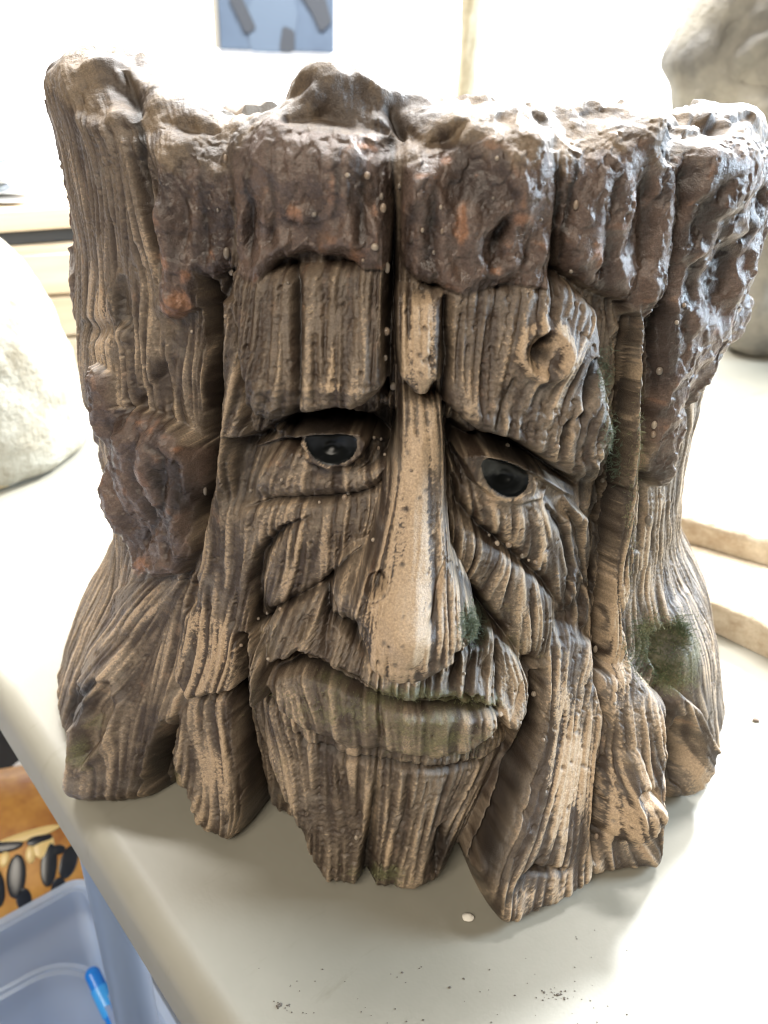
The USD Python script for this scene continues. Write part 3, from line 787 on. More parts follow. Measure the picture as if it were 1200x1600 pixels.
nrm = np.hypot(fu, fv) + 1e-9
fu, fv = fu / nrm, fv / nrm
keepw = 1 - smooth01((np.abs(deg2[sg]) - 54) / 12)
fu, fv = np.nan_to_num(fu) * keepw, np.nan_to_num(fv) * keepw + np.where(fv < 0, -1, 1) * (1 - keepw)
sgn = np.where(fv < 0, -1, 1)
fu, fv = ndi.gaussian_filter(fu * sgn, 3), ndi.gaussian_filter(fv * sgn, 3)
fu += 0.05 * (nz[5][sg] * .5 + nz[0][sg])
nrm = np.hypot(fu, fv) + 1e-9
fu, fv = fu / nrm, fv / nrm


def lic(src, n, step):
    out, wsum = src.copy(), 1.0
    ii, jj = np.meshgrid(np.arange(src.shape[0], dtype=float), np.arange(src.shape[1], dtype=float), indexing='ij')
    for s in (1, -1):
        a, b = ii.copy(), jj.copy()
        for k in range(n):
            co = [a, b]
            vi = ndi.map_coordinates(fv, co, order=0, mode='nearest')
            vj = ndi.map_coordinates(fu, co, order=0, mode='nearest')
            a, b = a + s * step * vi, b + s * step * vj
            w = 0.5 + 0.5 * math.cos(math.pi * (k + 1) / (n + 1))
            out += w * ndi.map_coordinates(src, [a, b], order=1, mode='wrap')
            wsum += w
    return out / wsum


r1 = ndi.gaussian_filter(rng.standard_normal(Xg.shape), .8 * Q)
r2 = ndi.gaussian_filter(rng.standard_normal(Xg.shape), .5 * Q)
g1, g2 = lic(r1, int(20 * Q), 1.6), lic(r2, int(15 * Q), 1.4)
g1, g2 = g1 / g1.std(), g2 / g2.std()


def up(a):
    return ndi.zoom(a, (R0.shape[0] / a.shape[0], R0.shape[1] / a.shape[1]), order=3, grid_mode=True, mode='nearest')[:R0.shape[0], :R0.shape[1]]


G1, G2 = up(g1), up(g2)
G = np.tanh(1.2 * G1) * .7 + .5 * np.tanh(1.2 * G2)
VX = position(H * 1e-3)
FR = noise(VX * 2200, 31) + noise(VX * 1100, 32) - 1          # crumbly detail
rough = fbm(VX * 420, 3, 51) * 2 - 1
chip = smooth01((fbm(VX * [300, 300, 160], 3, 52) - .46) / .07) - .5
H += np.clip(S.B, 0, 1) * (.40 * rough + .55 * chip) + WRIM * .35 * rough
H -= 5.0 * np.clip(1 - Z0 / .008, 0, 1) ** 2
H += A * (0.72 * G) + 0.14 * FR * (0.25 + A)

# small round casting pits
front_idx = np.nonzero((okF & ~RIM & (S.L > 0) & (S.B < .4)).ravel())[0]
pit = np.zeros(R0.shape)
for k in rng.choice(front_idx, 1500, replace=False):
    i, j = divmod(int(k), R0.shape[1])
    r = rng.uniform(.9, 2.6) * Q
    q = int(r * 2) + 1
    a0, a1, b0, b1_ = max(i - q, 0), min(i + q + 1, NV), max(j - q, 0), min(j + q + 1, NU)
    yy, xx = np.mgrid[a0 - i:a1 - i, b0 - j:b1_ - j]
    pit[a0:a1, b0:b1_] = np.maximum(pit[a0:a1, b0:b1_], np.exp(-((yy ** 2 + xx ** 2) / r ** 2) ** 2))
for x0, y0, x1, y1, n in ((372, 592, 604, 660, 150), (700, 620, 960, 745, 170), (380, 1040, 440, 1110, 40), (390, 730, 600, 780, 60)):
    for k in rng.choice(np.nonzero((okF & (X > x0) & (X < x1) & (Y > y0) & (Y < y1) & (A > .15)).ravel())[0], n):
        i, j = divmod(int(k), R0.shape[1])
        r = rng.uniform(2.0, 4.6) * Q
        q = int(r * 2) + 1
        a0, a1, b0, b1_ = max(i - q, 0), min(i + q + 1, NV), max(j - q, 0), min(j + q + 1, NU)
        yy, xx = np.mgrid[a0 - i:a1 - i, b0 - j:b1_ - j]
        pit[a0:a1, b0:b1_] = np.maximum(pit[a0:a1, b0:b1_], np.exp(-((yy ** 2 + xx ** 2) / r ** 2) ** 2))
H -= 0.7 * pit * np.where(A < .15, 0, np.clip(A, .3, 1))

# ---------------------------------------------------------------- paint
T = S.T
patch = nz[4] * .5 + nz[5] * .45
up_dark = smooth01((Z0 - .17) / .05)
FINE = noise(VX * 3600, 33) * 2 - 1
tan = smooth01((G * .95 + patch * .5 + 1.3 * T - .70 - .30 * up_dark + .6 * FR + .45 * FINE) / .32) * (.72 + .28 * smooth01(T))
tan *= (1 - S.B) * (~RIM) * (1 - pit)
c = lambda *a: np.array(a, float)[None, None]
mix = lambda a, b, t: a * (1 - t[..., None]) + b * t[..., None]
C = mix(c(.047, .031, .021), c(.160, .120, .083), smooth01(.62 + .62 * G + .3 * nz[5] + .25 * FR))
C = mix(C, c(.262, .203, .146), .72 * smooth01((G * .8 + .5 * FR + patch * .4 + .4 * T - .05 - .35 * up_dark) / .8))
C = mix(C, c(.19, .165, .14), .55 * smooth01(nz[0] * 1.2 + .3 * nz[5] - .1))                   # greyish weathered wash
C = mix(C, c(.445, .322, .208), tan * .9)
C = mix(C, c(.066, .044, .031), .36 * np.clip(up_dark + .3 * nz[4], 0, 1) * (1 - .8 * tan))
barkc = mix(c(.048, .032, .025), c(.108, .073, .056), smooth01(.5 + .6 * nz[7] + .3 * FR))
hi = smooth01((nz[6] * 1.1 + nz[7] * .8 + nz[5] * .9 - 1.3) / .45)
barkc = mix(barkc, c(.22, .115, .068), hi * .35)
C = mix(C, barkc, np.clip(S.B, 0, 1))
C = mix(C, c(.27, .135, .075), smooth01((np.clip(S.O, 0, 1.4) + .35 * nz[7] + .25 * FR + .3 * nz[5] - .35) / .7) * .75)
C = mix(C, mix(c(.045, .048, .018), c(.13, .125, .055), smooth01(.5 + .6 * FR)), smooth01((S.M + .35 * FR + .3 * nz[5] - .25) / .6) * .75)
rimc = mix(c(.062, .044, .032), c(.165, .118, .074), smooth01(.42 + .8 * nz[4] + .5 * nz[5] + .2 * FR))
C = mix(C, rimc, smooth01((np.arange(NRW)[:, None] - NV - 8 + 16 * nz[5] + 26 * nz[8] + 10 * nz[4]) / 30) * np.ones_like(R0))
C = mix(C, c(.015, .0105, .008), np.clip(S.W * 1.25, 0, 1) * .9)  # dark wash together with the shade painted into crevices
GLOSS = .42 - .20 * S.B * (1 - WRIM) + .12 * WRIM + .12 * nz[5] * .6 + .1 * FR
# eyes
ids = {n: [k for k, q in enumerate(S.names) if q == n] for n in set(S.names)}
eye = np.isin(S.L, ids['eye'])
C[eye] = c(.004, .005, .005)[0] * (1 + .6 * FR[eye][:, None])
GLOSS[eye] = .3
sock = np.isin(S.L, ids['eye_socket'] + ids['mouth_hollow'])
C[sock] *= .75  # hollows darkened in colour: dark paint plus painted-in shade
GLOSS = np.clip(GLOSS, .12, .9)

# ---------------------------------------------------------------- tidy the outlines of the parts
Lg = S.L.copy()
Lg[RIM] = -1
NAMES = list(S.names)
fresh, hole = np.zeros(Lg.shape, np.int32), np.zeros(Lg.shape, bool)
KEEP = [('none', None)]
for k in range(len(NAMES)):
    lab, n = ndi.label(Lg == k)
    if not n:
        continue
    size = ndi.sum_labels(np.ones(Lg.shape), lab, np.arange(n + 1))
    for q in range(1, n + 1):
        if size[q] > 900 * Q * Q:
            KEEP.append((NAMES[k], k))
            fresh[lab == q] = len(KEEP) - 1
        else:
            hole |= lab == q
near = ndi.distance_transform_edt((fresh == 0) | RIM, return_distances=False, return_indices=True)
fresh = np.where(hole, fresh[near[0], near[1]], fresh)

# ---------------------------------------------------------------- build the meshes: one surface, cut into its parts
H = np.where(np.isfinite(H), H, 0)
V = position(H * 1e-3)
nr, nc = R0.shape
idx = np.arange(nr * nc).reshape(nr, nc)
a, b = idx[:-1], np.roll(idx, -1, 1)[:-1]
cc, d = np.roll(idx, -1, 1)[1:], idx[1:]
F = np.concatenate([np.stack([a, b, cc], -1).reshape(-1, 3), np.stack([a, cc, d], -1).reshape(-1, 3)])
LF = np.concatenate([fresh[:-1].ravel()] * 2)
RF = np.concatenate([np.broadcast_to((np.arange(nr - 1) >= NV)[:, None], (nr - 1, nc)).ravel()] * 2)
Vf = V.reshape(-1, 3)
fn = np.cross(Vf[F[:, 1]] - Vf[F[:, 0]], Vf[F[:, 2]] - Vf[F[:, 0]])
VN = np.zeros_like(Vf)
for k in range(3):
    for q in range(3):
        VN[:, q] += np.bincount(F[:, k], fn[:, q], minlength=len(Vf))
VN /= np.linalg.norm(VN, axis=1, keepdims=True) + 1e-20

paint = usdkit.material(stage, '/World/Looks/painted_cast_stone', {
    'a': ('attribute', {'attribute': 'paint'}), 'g': ('attribute', {'attribute': 'gloss'}), 'geo': ('geometry', {}),
    'n': ('noise_texture', {'scale': 1500.0, 'detail': 3.0, 'roughness': .6}),
    'mr': ('map_range', {'from_min': .3, 'from_max': .7, 'to_min': .72, 'to_max': 1.28}),
    'mul': ('vector_math', {'math_type': 'scale'}),
    'n2': ('noise_texture', {'scale': 2600.0, 'detail': 3.0}), 'b': ('bump', {'strength': .8, 'distance': .00035}),
    'p': ('principled_bsdf', {'specular_ior_level': .5})},
    [('geo.position', 'n.vector'), ('geo.position', 'n2.vector'), ('n.fac', 'mr.value'), ('a.color', 'mul.vector1'), ('mr.result', 'mul.scale'), ('mul.vector', 'p.base_color'),
     ('g.fac', 'p.roughness'), ('n2.fac', 'b.height'), ('b.normal', 'p.normal')], surface='p.BSDF')

planter = thing('tree_face_planter', 'brown tree stump planter carved with a sad wrinkled face, standing on the white table', 'planter')
Cf, Gf_ = C.reshape(-1, 3), GLOSS.reshape(-1)


eye_paint = mat('black_eye_paint', (.004, .0045, .0045), .3, .22)


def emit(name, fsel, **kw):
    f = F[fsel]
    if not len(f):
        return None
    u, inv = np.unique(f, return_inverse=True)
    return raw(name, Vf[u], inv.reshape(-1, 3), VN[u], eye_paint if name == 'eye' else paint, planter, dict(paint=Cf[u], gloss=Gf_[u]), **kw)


emit('rim', RF)
part_labels = {'bark_patch': 'reddish brown bark patch low on the left side'}
for k in range(1, len(KEEP)):
    emit(KEEP[k][0], (LF == k) & ~RF, label=part_labels.get(KEEP[k][0]))

# the hollow inside of the pot
top = V[-1]
rows = [top]
for t, zz_ in ((.3, -.006), (.8, -.03), (1, -.08)):
    q = top.copy()
    q[:, :2] *= (1 - .05 * t)
    q[:, 2] = top[:, 2] + zz_
    rows.append(q)
iv = np.concatenate(rows + [np.array([[0, 0, .16]])])
n4 = len(rows)
ix = np.arange(n4 * nc).reshape(n4, nc)
a, b = ix[:-1], np.roll(ix, -1, 1)[:-1]
cc, d = np.roll(ix, -1, 1)[1:], ix[1:]
ff = np.concatenate([np.stack([a, b, cc], -1).reshape(-1, 3), np.stack([a, cc, d], -1).reshape(-1, 3), np.stack([ix[-1], np.roll(ix[-1], -1), np.full(nc, n4 * nc)], -1)])
obj('inner_wall', (iv, ff), mat('raw_stone', (.16, .13, .10), .7, bump=.0006, bump_scale=700), planter, smooth=60)

# ---------------------------------------------------------------- beads of casting resin caught in the grooves, moss
VP = V.reshape(-1, 3)
VXp, VYp = proj(VP)
VD = (VP - CO) @ CF
facing = ((VN * (CO - VP)).sum(1) > 0) & (np.abs(DEG.ravel()) < 90)
cand = np.nonzero(facing)[0]
tree = cKDTree(np.stack([VXp[cand], VYp[cand]], 1))


def surface_at(x, y):
    k = cand[tree.query_ball_point((x, y), 3.0)]
    if not len(k):
        return None
    return k[np.argmin(VD[k])]


bead_mats = [mat('bead_tan', (.24, .18, .13), .35), mat('bead_grey', (.18, .15, .12), .3), mat('bead_pale', (.32, .26, .20), .4)]
beads = [(600, 325, 6, 8), (598, 308, 4, 6), (606, 420, 5, 9), (604, 518, 7, 7), (603, 560, 4, 5), (612, 605, 6, 7), (600, 622, 4, 5), (356, 395, 6, 10), (362, 425, 5, 7), (352, 496, 4, 4), (322, 768, 4, 9), (440, 752, 3, 3), (470, 712, 4, 4), (390, 768, 4, 4),
         (586, 682, 3, 3), (594, 700, 3, 4), (598, 686, 3, 3), (600, 712, 3, 3), (572, 735, 3, 3), (568, 754, 3, 3), (582, 845, 4, 4), (540, 777, 6, 6), (545, 772, 4, 4), (500, 783, 3, 3), (437, 951, 4, 4), (416, 960, 3, 3), (405, 968, 3, 3), (378, 1010, 4, 3),
         (766, 835, 3, 3), (777, 848, 5, 5), (795, 852, 6, 6), (814, 868, 4, 5), (824, 876, 3, 3), (836, 880, 4, 4), (840, 890, 3, 3), (833, 1083, 5, 5), (886, 1043, 3, 3), (894, 1087, 4, 5), (929, 1014, 4, 7), (846, 1155, 4, 4), (770, 1153, 3, 3), (726, 1053, 4, 3),
         (872, 700, 5, 5), (940, 752, 4, 4), (795, 696, 4, 4), (880, 786, 3, 3), (1028, 580, 6, 7), (1022, 665, 5, 7), (1021, 680, 5, 6), (1015, 811, 7, 9), (1033, 776, 5, 4), (930, 1308, 4, 6), (962, 1100, 3, 3), (545, 275, 5, 4), (575, 275, 6, 6), (490, 336, 5, 4),
         (585, 388, 7, 6), (566, 408, 3, 3), (452, 440, 3, 3), (660, 362, 3, 4), (690, 362, 3, 5), (676, 395, 3, 4), (688, 326, 3, 4), (900, 322, 5, 8), (770, 312, 3, 3), (774, 248, 4, 4), (846, 345, 3, 3), (893, 425, 4, 4), (1058, 506, 4, 4), (393, 200, 3, 4),
         (340, 330, 3, 4), (300, 520, 3, 3), (352, 250, 4, 7), (622, 292, 3, 5), (418, 1030, 4, 3), (640, 735, 3, 3), (850, 1000, 3, 3), (555, 1310, 4, 5), (1070, 478, 4, 4)]
ball = trimesh.creation.icosphere(2, 1.0)
for q, (x, y, rx, ry) in enumerate(beads):
    k = surface_at(x, y)
    if k is None:
        continue
    mm = VD[k] / CAM['f']
    o, n = VP[k], VN[k]
    v = ball.vertices * [.85 * rx * mm, .85 * min(rx, ry) * mm, .95 * ry * mm] * (1 + .12 * (noise(ball.vertices * 1.7 + q, 5) - .5))[:, None] + o + n * .25 * rx * mm
    obj('bead', (v, ball.faces), bead_mats[q % 3], planter, smooth=True)

moss_mats = [mat('moss_green', (.055, .075, .030), .7), mat('moss_dry', (.17, .17, .085), .7), mat('moss_blue', (.105, .135, .09), .6)]


def moss(spots, n, length, mk, seed):
    r = np.random.default_rng(seed)
    pts, counts = [], []
    for _ in range(n):
        x0, y0, sx, sy = spots[r.integers(len(spots))]
        k = surface_at(x0 + r.normal() * sx, y0 + r.normal() * sy)
        if k is None:
            continue
        n_ = VN[k] + r.normal(size=3) * .55
        n_ /= np.linalg.norm(n_)
        L = length * r.uniform(.4, 1.2)
        bend = r.normal(size=3) * .35
        p = [VP[k] - VN[k] * 1e-4, VP[k] + n_ * L * .5, VP[k] + (n_ + bend) * L]
        pts += p
        counts.append(3)
    cu = UsdGeom.BasisCurves.Define(stage, numbered(path_of(planter), 'moss'))
    cu.CreateTypeAttr('linear')
    cu.CreatePointsAttr(Vt.Vec3fArray.FromNumpy(np.array(pts, np.float32)))
    cu.CreateCurveVertexCountsAttr(Vt.IntArray.FromNumpy(np.array(counts, np.int32)))
    cu.CreateWidthsAttr(Vt.FloatArray([0.00013]))
    cu.SetWidthsInterpolation('constant')
    UsdShade.MaterialBindingAPI.Apply(cu.GetPrim()).Bind(mk)
    tag(cu, kind='stuff')


moss([(738, 978, 9, 16)], 800, .0010, moss_mats[2], 1)
moss([(955, 690, 7, 24), (962, 720, 5, 14), (945, 580, 5, 20)], 500, .0015, moss_mats[2], 2)
moss([(1040, 1005, 20, 26), (1066, 985, 9, 12), (1040, 1050, 16, 10), (1000, 1010, 14, 26)], 1900, .0013, moss_mats[0], 3)
moss([(1050, 1000, 24, 28), (1010, 985, 10, 10), (1046, 1066, 16, 8)], 800, .0015, moss_mats[1], 4)
moss([(640, 1090, 40, 6), (730, 1092, 26, 6), (700, 1150, 50, 20), (560, 1110, 50, 24), (590, 1372, 22, 8), (470, 1100, 30, 20)], 700, .0009, moss_mats[1], 5)
moss([(985, 800, 5, 60), (1000, 690, 4, 40)], 260, .0013, moss_mats[1], 6)

# ================================================================ TABLE AND BACKGROUND
usdn = lambda a: np.asarray(a, float)
p0, e_, n_ = np.array([-0.177, -0.056]), np.array([.66, -.7513]), np.array([.7513, .66])
tbl = usdkit.material(stage, '/World/Looks/table_plastic', {
    'tc': ('texture_coordinate', {}), 'n': ('noise_texture', {'scale': 9.0, 'detail': 5.0, 'roughness': .65}), 'r': ('rgb_ramp', {'ramp': [(.3, (.205, .193, .155)), (.7, (.242, .228, .186))]}),
    'sm': ('mapping', {'scale': (60, 14, 20), 'rotation': (0, 0, .5)}), 'sn': ('noise_texture', {'scale': 1.0, 'detail': 6.0, 'roughness': .7}), 'sr': ('rgb_ramp', {'ramp': [(.60, (1, 1, 1)), (.72, (.86, .84, .80))]}), 'mx': ('mix_color', {'blend_type': 'multiply', 'fac': 1.0}),
    'bn': ('noise_texture', {'scale': 900.0, 'detail': 3.0}), 'b': ('bump', {'strength': .3, 'distance': .0001}), 'rr': ('map_range', {'from_min': .3, 'from_max': .7, 'to_min': .45, 'to_max': .6}),
    'p': ('principled_bsdf', {'specular_ior_level': .45})},
    [('tc.object', 'n.vector'), ('tc.object', 'sm.vector'), ('sm.vector', 'sn.vector'), ('sn.fac', 'sr.fac'), ('n.fac', 'r.fac'), ('r.color', 'mx.a'), ('sr.color', 'mx.b'), ('mx.result', 'p.base_color'),
     ('tc.object', 'bn.vector'), ('bn.fac', 'b.height'), ('b.normal', 'p.normal'), ('n.fac', 'rr.value'), ('rr.result', 'p.roughness')], surface='p.BSDF')
table = thing('table', 'off white plastic folding table with a rounded edge and a blue grey leg', 'table', (*p0, 0), math.degrees(math.atan2(e_[1], e_[0])))
# in the table's own frame x runs along the near edge, y (its left) runs over the top
top_slab = rbox(-1.25, .62, 0.0, 1.05, -.040, 0, .011)
obj('tabletop', tm(top_slab), tbl, table, smooth=40)
steel = mat('blue_grey_steel', (.20, .25, .34), .35, metallic=.3)


def world_to_table(P):
    d = np.array(P[:2]) - p0
    return np.array([d @ e_, d @ n_])


lg = on_z(196, 1500, -.13)
lx, ly = world_to_table(lg)
for px_, py_ in ((lx, ly), (lx - .95, ly)):
    c = trimesh.creation.cylinder(.0105, .70, sections=24)
    c.apply_translation((px_, py_, -.04 - .35))
    obj('leg', c, steel, table, smooth=40)
bar = trimesh.creation.box((1.0, .03, .02))
bar.apply_translation((lx - .45, ly + .03, -.052))
obj('rail', bar, steel, table, smooth=False)

floor = obj('floor', rbox(-9, 9, -6, 3.0, -.79, -.74, .01), mat('floor_vinyl', (.42, .42, .44), .45, noise_scale=14, col2=(.34, .34, .36)), kind='structure')
obj('wall', rbox(-9, 9, 3.0, 3.1, -.74, 4.5, .01), mat('white_wall', (.86, .86, .85), .8), kind='structure')


def at_px(x, y, z=0.0):
    return on_z(x, y, z)


# the cream stone dome on the left
dc = np.array([-.321, .215])
zs = np.array([0, .006, .02, .05, .085, .115, .14, .157, .168, .173])
rs = np.array([.086, .092, .0935, .091, .084, .075, .061, .044, .024, .0])
t_ = np.linspace(0, 1, 90)
zz2, rr2 = np.interp(t_, np.linspace(0, 1, 10), zs), np.interp(t_, np.linspace(0, 1, 10), rs)
zz2, rr2 = ndi.gaussian_filter1d(zz2, 3, mode='nearest'), ndi.gaussian_filter1d(rr2, 3, mode='nearest')
rr2[-1] = 0
an = np.linspace(0, 2 * np.pi, 160, endpoint=False)
dv = np.stack([rr2[:, None] * np.cos(an), rr2[:, None] * np.sin(an), zz2[:, None] + 0 * an], -1)
dn = .004 * (fbm(dv * 60, 4, 3) - .5) + .0022 * (fbm(dv * [160, 160, 90], 3, 8) - .5)
dv[..., :2] *= (1 + dn / .08)[..., None] * 1.0
ii = np.arange(90 * 160).reshape(90, 160)
a, b, cc, d = ii[:-1], np.roll(ii, -1, 1)[:-1], np.roll(ii, -1, 1)[1:], ii[1:]
df = np.concatenate([np.stack([a, b, cc], -1).reshape(-1, 3), np.stack([a, cc, d], -1).reshape(-1, 3)])
stone = usdkit.material(stage, '/World/Looks/cream_stone', {
    'tc': ('texture_coordinate', {}), 'n': ('noise_texture', {'scale': 28.0, 'detail': 6.0, 'roughness': .65}), 'r': ('rgb_ramp', {'ramp': [(.35, (.20, .17, .115)), (.6, (.33, .31, .25)), (.75, (.40, .38, .32))]}),
    'bn': ('noise_texture', {'scale': 260.0, 'detail': 4.0}), 'b': ('bump', {'strength': .8, 'distance': .0015}), 'p': ('principled_bsdf', {'roughness': .8})},
    [('tc.object', 'n.vector'), ('n.fac', 'r.fac'), ('r.color', 'p.base_color'), ('tc.object', 'bn.vector'), ('bn.fac', 'b.height'), ('b.normal', 'p.normal')], surface='p.BSDF')
o = thing('stone_dome', 'cream stone dome with a rough pitted side, standing left of the planter', 'garden ornament', (*dc, 0))
obj('dome', (dv.reshape(-1, 3), df), stone, o, smooth=True)
# an ochre stained seam down its left
sv = []
for k in range(0, 66):
    z, r = zz2[k], rr2[k] + .0006
    for da in (-.16, -.05, .05, .16):
        a_ = -1.02 + da * (1.0 + .3 * math.sin(k * .4)) + .03 * math.sin(k * .23)
        sv.append((r * math.cos(a_) * (1 + (.012 if abs(da) < .1 else -.004)), r * math.sin(a_) * (1 + (.012 if abs(da) < .1 else -.004)), z))
sf = []
for k in range(65):
    for q in range(3):
        i0 = k * 4 + q
        sf += [(i0, i0 + 1, i0 + 5), (i0, i0 + 5, i0 + 4)]
obj('stained_seam', (np.array(sv), np.array(sf)), mat('ochre_stone', (.33, .24, .13), .8, noise_scale=60, col2=(.45, .36, .22), bump=.001, bump_scale=300), o, smooth=True)

# wooden drawers at the back left, a board and papers on top
wood = usdkit.material(stage, '/World/Looks/pale_wood', {
    'tc': ('texture_coordinate', {}), 'mp': ('mapping', {'scale': (3, 30, 60)}), 'n': ('noise_texture', {'scale': 1.6, 'detail': 5.0, 'roughness': .6}), 'r': ('rgb_ramp', {'ramp': [(.35, (.56, .44, .30)), (.65, (.68, .56, .41))]}),
    'p': ('principled_bsdf', {'roughness': .55})}, [('tc.object', 'mp.vector'), ('mp.vector', 'n.vector'), ('n.fac', 'r.fac'), ('r.color', 'p.base_color')], surface='p.BSDF')
q0, q1 = at_px(0, 603), at_px(142, 588)
dirb = (q1 - q0)[:2] / np.linalg.norm((q1 - q0)[:2])
ang = math.degrees(math.atan2(dirb[1], dirb[0]))
ztop = on_y(70, 388, (q0[1] + q1[1]) / 2)[2]
o = thing('drawer_box', 'pale wooden box of small drawers standing behind the stone dome', 'drawers', (q0[0], q0[1], 0), ang)
hb = ztop
obj('case', tm(rbox(-.12, .20, .006, .18, 0, hb, .003)), wood, o, smooth=40)
k3 = 3
for k in range(k3):
    z0_, z1_ = .003 + k * (hb - .006) / k3, .003 + (k + 1) * (hb - .006) / k3 - .003
    dr = obj('drawer', tm(rbox(-.115, .195, -.002, .0055, z0_, z1_, .002)), wood, o, smooth=40)
o = thing('wooden_board', 'pale wooden board lying askew on the drawer box over a dark gap', 'board', (q0[0], q0[1], hb), ang + 9)
obj('plank', tm(rbox(-.14, .26, -.004, .17, .012, .030, .003)), wood, o, smooth=40)
dkm = mat('dark_batten', (.03, .028, .026), .7)
obj('batten', tm(rbox(-.12, .25, .004, .05, 0.0005, .0118, .001)), dkm, o, smooth=40)
o = thing('paper_stack', 'loose stack of white printed papers lying on the wooden board', 'papers', (q0[0] - .01, q0[1] + .06, hb + .0305), ang - 6)
pm = [mat('paper_white', (.78, .78, .77), .8), mat('paper_grey', (.45, .50, .56), .8), mat('paper_orange', (.62, .42, .26), .8)]
for k, (w, dd, rot, mk) in enumerate([(.11, .08, 0, 0), (.105, .075, 6, 0), (.10, .07, -5, 1), (.11, .08, 3, 0), (.09, .07, -9, 0), (.05, .04, 12, 2), (.10, .075, 4, 0), (.085, .06, -14, 1), (.1, .07, 2, 0)]):
    g_ = np.linspace(-1, 1, 9)
    gx, gy = np.meshgrid(g_, g_, indexing='ij')
    wav = .0016 * np.sin(gx * 2.3 + k) * np.cos(gy * 1.9 + 2 * k)
    tpz, pts = .0045 * k + .003 + wav, None
    a_ = math.radians(rot)
    X_, Y_ = gx * w / 2 * math.cos(a_) - gy * dd / 2 * math.sin(a_) - .02 + .008 * math.sin(k * 2.1), gx * w / 2 * math.sin(a_) + gy * dd / 2 * math.cos(a_)
    vv = np.concatenate([np.stack([X_, Y_, tpz + .0008], -1).reshape(-1, 3), np.stack([X_, Y_, tpz], -1).reshape(-1, 3)])
    id_ = np.arange(81).reshape(9, 9)
    a, b, cc, d = id_[:-1, :-1].ravel(), id_[1:, :-1].ravel(), id_[1:, 1:].ravel(), id_[:-1, 1:].ravel()
    up_ = np.concatenate([np.stack([a, b, cc], 1), np.stack([a, cc, d], 1)])
    bd = np.concatenate([id_[:, 0], id_[-1, 1:], id_[-2::-1, -1], id_[0, -2:0:-1]])
    nb = np.roll(bd, -1)
    side = np.concatenate([np.stack([bd, bd + 81, nb + 81], 1), np.stack([bd, nb + 81, nb], 1)])
    obj('sheet', (vv, np.concatenate([up_, up_[:, ::-1] + 81, side])), pm[mk], o, smooth=False)

# picture on the far wall
A_, B_ = on_y(346, 82, 2.95), on_y(522, 79, 2.95)
o = thing('picture_panel', 'blue grey picture with a dark figure hanging at the top of the frame', 'picture', (A_[0], 2.96, on_y(434, 80, 2.95)[2]))
wp = B_[0] - A_[0]
hp = wp * .9
obj('panel', tm(rbox(0, wp, -.03, .03, 0, hp, .004)), mat('picture_blue', (.015, .026, .044), .6, noise_scale=7, col2=(.023, .037, .058)), o, smooth=40)
obj('frame', tm(rbox(-.022, -.001, -.02, .03, .002, hp - .002, .004)), mat('picture_edge', (.12, .11, .09), .6), o, smooth=40)
dk = mat('picture_dark', (.004, .006, .010), .7)
lt = mat('picture_light', (.026, .040, .060), .7)


def flat_shape(pts, y, mk, nm):
    import shapely
    g = shapely.Polygon(pts).buffer(.012).simplify(.002)
    e = trimesh.creation.extrude_polygon(g, .004, engine='earcut')
    v = e.vertices[:, [0, 2, 1]].copy()
    v[:, 1] = y - v[:, 1]
    obj(nm, (v, e.faces[:, ::-1]), mk, o, smooth=False)


W = wp
flat_shape([(.30 * W, .02 * W), (.62 * W, .02 * W), (.66 * W, .28 * W), (.58 * W, .55 * W), (.40 * W, .55 * W), (.27 * W, .25 * W)], -.0302, lt, 'figure')
flat_shape([(.56 * W, .03 * W), (.63 * W, .03 * W), (.63 * W, .14 * W), (.58 * W, .16 * W)], -.0345, dk, 'figure_leg')
flat_shape([(.14 * W, .38 * W), (.18 * W, .40 * W), (.29 * W, .18 * W), (.25 * W, .16 * W)], -.0345, dk, 'figure_arm')
flat_shape([(.80 * W, .50 * W), (.90 * W, .40 * W), (.95 * W, .25 * W), (.90 * W, .20 * W), (.84 * W, .32 * W), (.74 * W, .45 * W)], -.0345, dk, 'figure_arm')

# pale weathered post behind the rim
pb = on_y(730, 145, .78)
o = thing('pale_post', 'pale weathered post standing upright behind the planter rim', 'post', (pb[0], pb[1], 0))
nn = 60
zp = np.linspace(0, .62, nn)
an = np.linspace(0, 2 * np.pi, 40, endpoint=False)
pv = np.stack([np.cos(an) * np.ones((nn, 1)), np.sin(an) * np.ones((nn, 1)), zp[:, None] + 0 * an], -1)
rad = .0125 + .0045 * smooth01((zp - .27) / .09)[:, None] + .007 * (fbm(pv * [1.5, 1.5, 14], 3, 2) - .5)
pv[..., :2] *= rad[..., None]
ii = np.arange(nn * 40).reshape(nn, 40)
a, b, cc, d = ii[:-1], np.roll(ii, -1, 1)[:-1], np.roll(ii, -1, 1)[1:], ii[1:]
obj('shaft', (pv.reshape(-1, 3), np.concatenate([np.stack([a, b, cc], -1).reshape(-1, 3), np.stack([a, cc, d], -1).reshape(-1, 3)])), mat('pale_bark', (.42, .38, .28), .8, noise_scale=40, col2=(.60, .56, .44), bump=.002, bump_scale=120), o, smooth=True)
obj('foot', tm(rbox(-.04, .04, -.04, .04, 0, .012, .004)), mat('post_foot', (.5, .46, .38), .7), o, smooth=40)

# grey stone figure at the right
import manifold3d as m3


def hull(*balls):
    return m3.Manifold.batch_hull([m3.Manifold.sphere(r, 20).translate((x, y, z)) for x, y, z, r in balls])


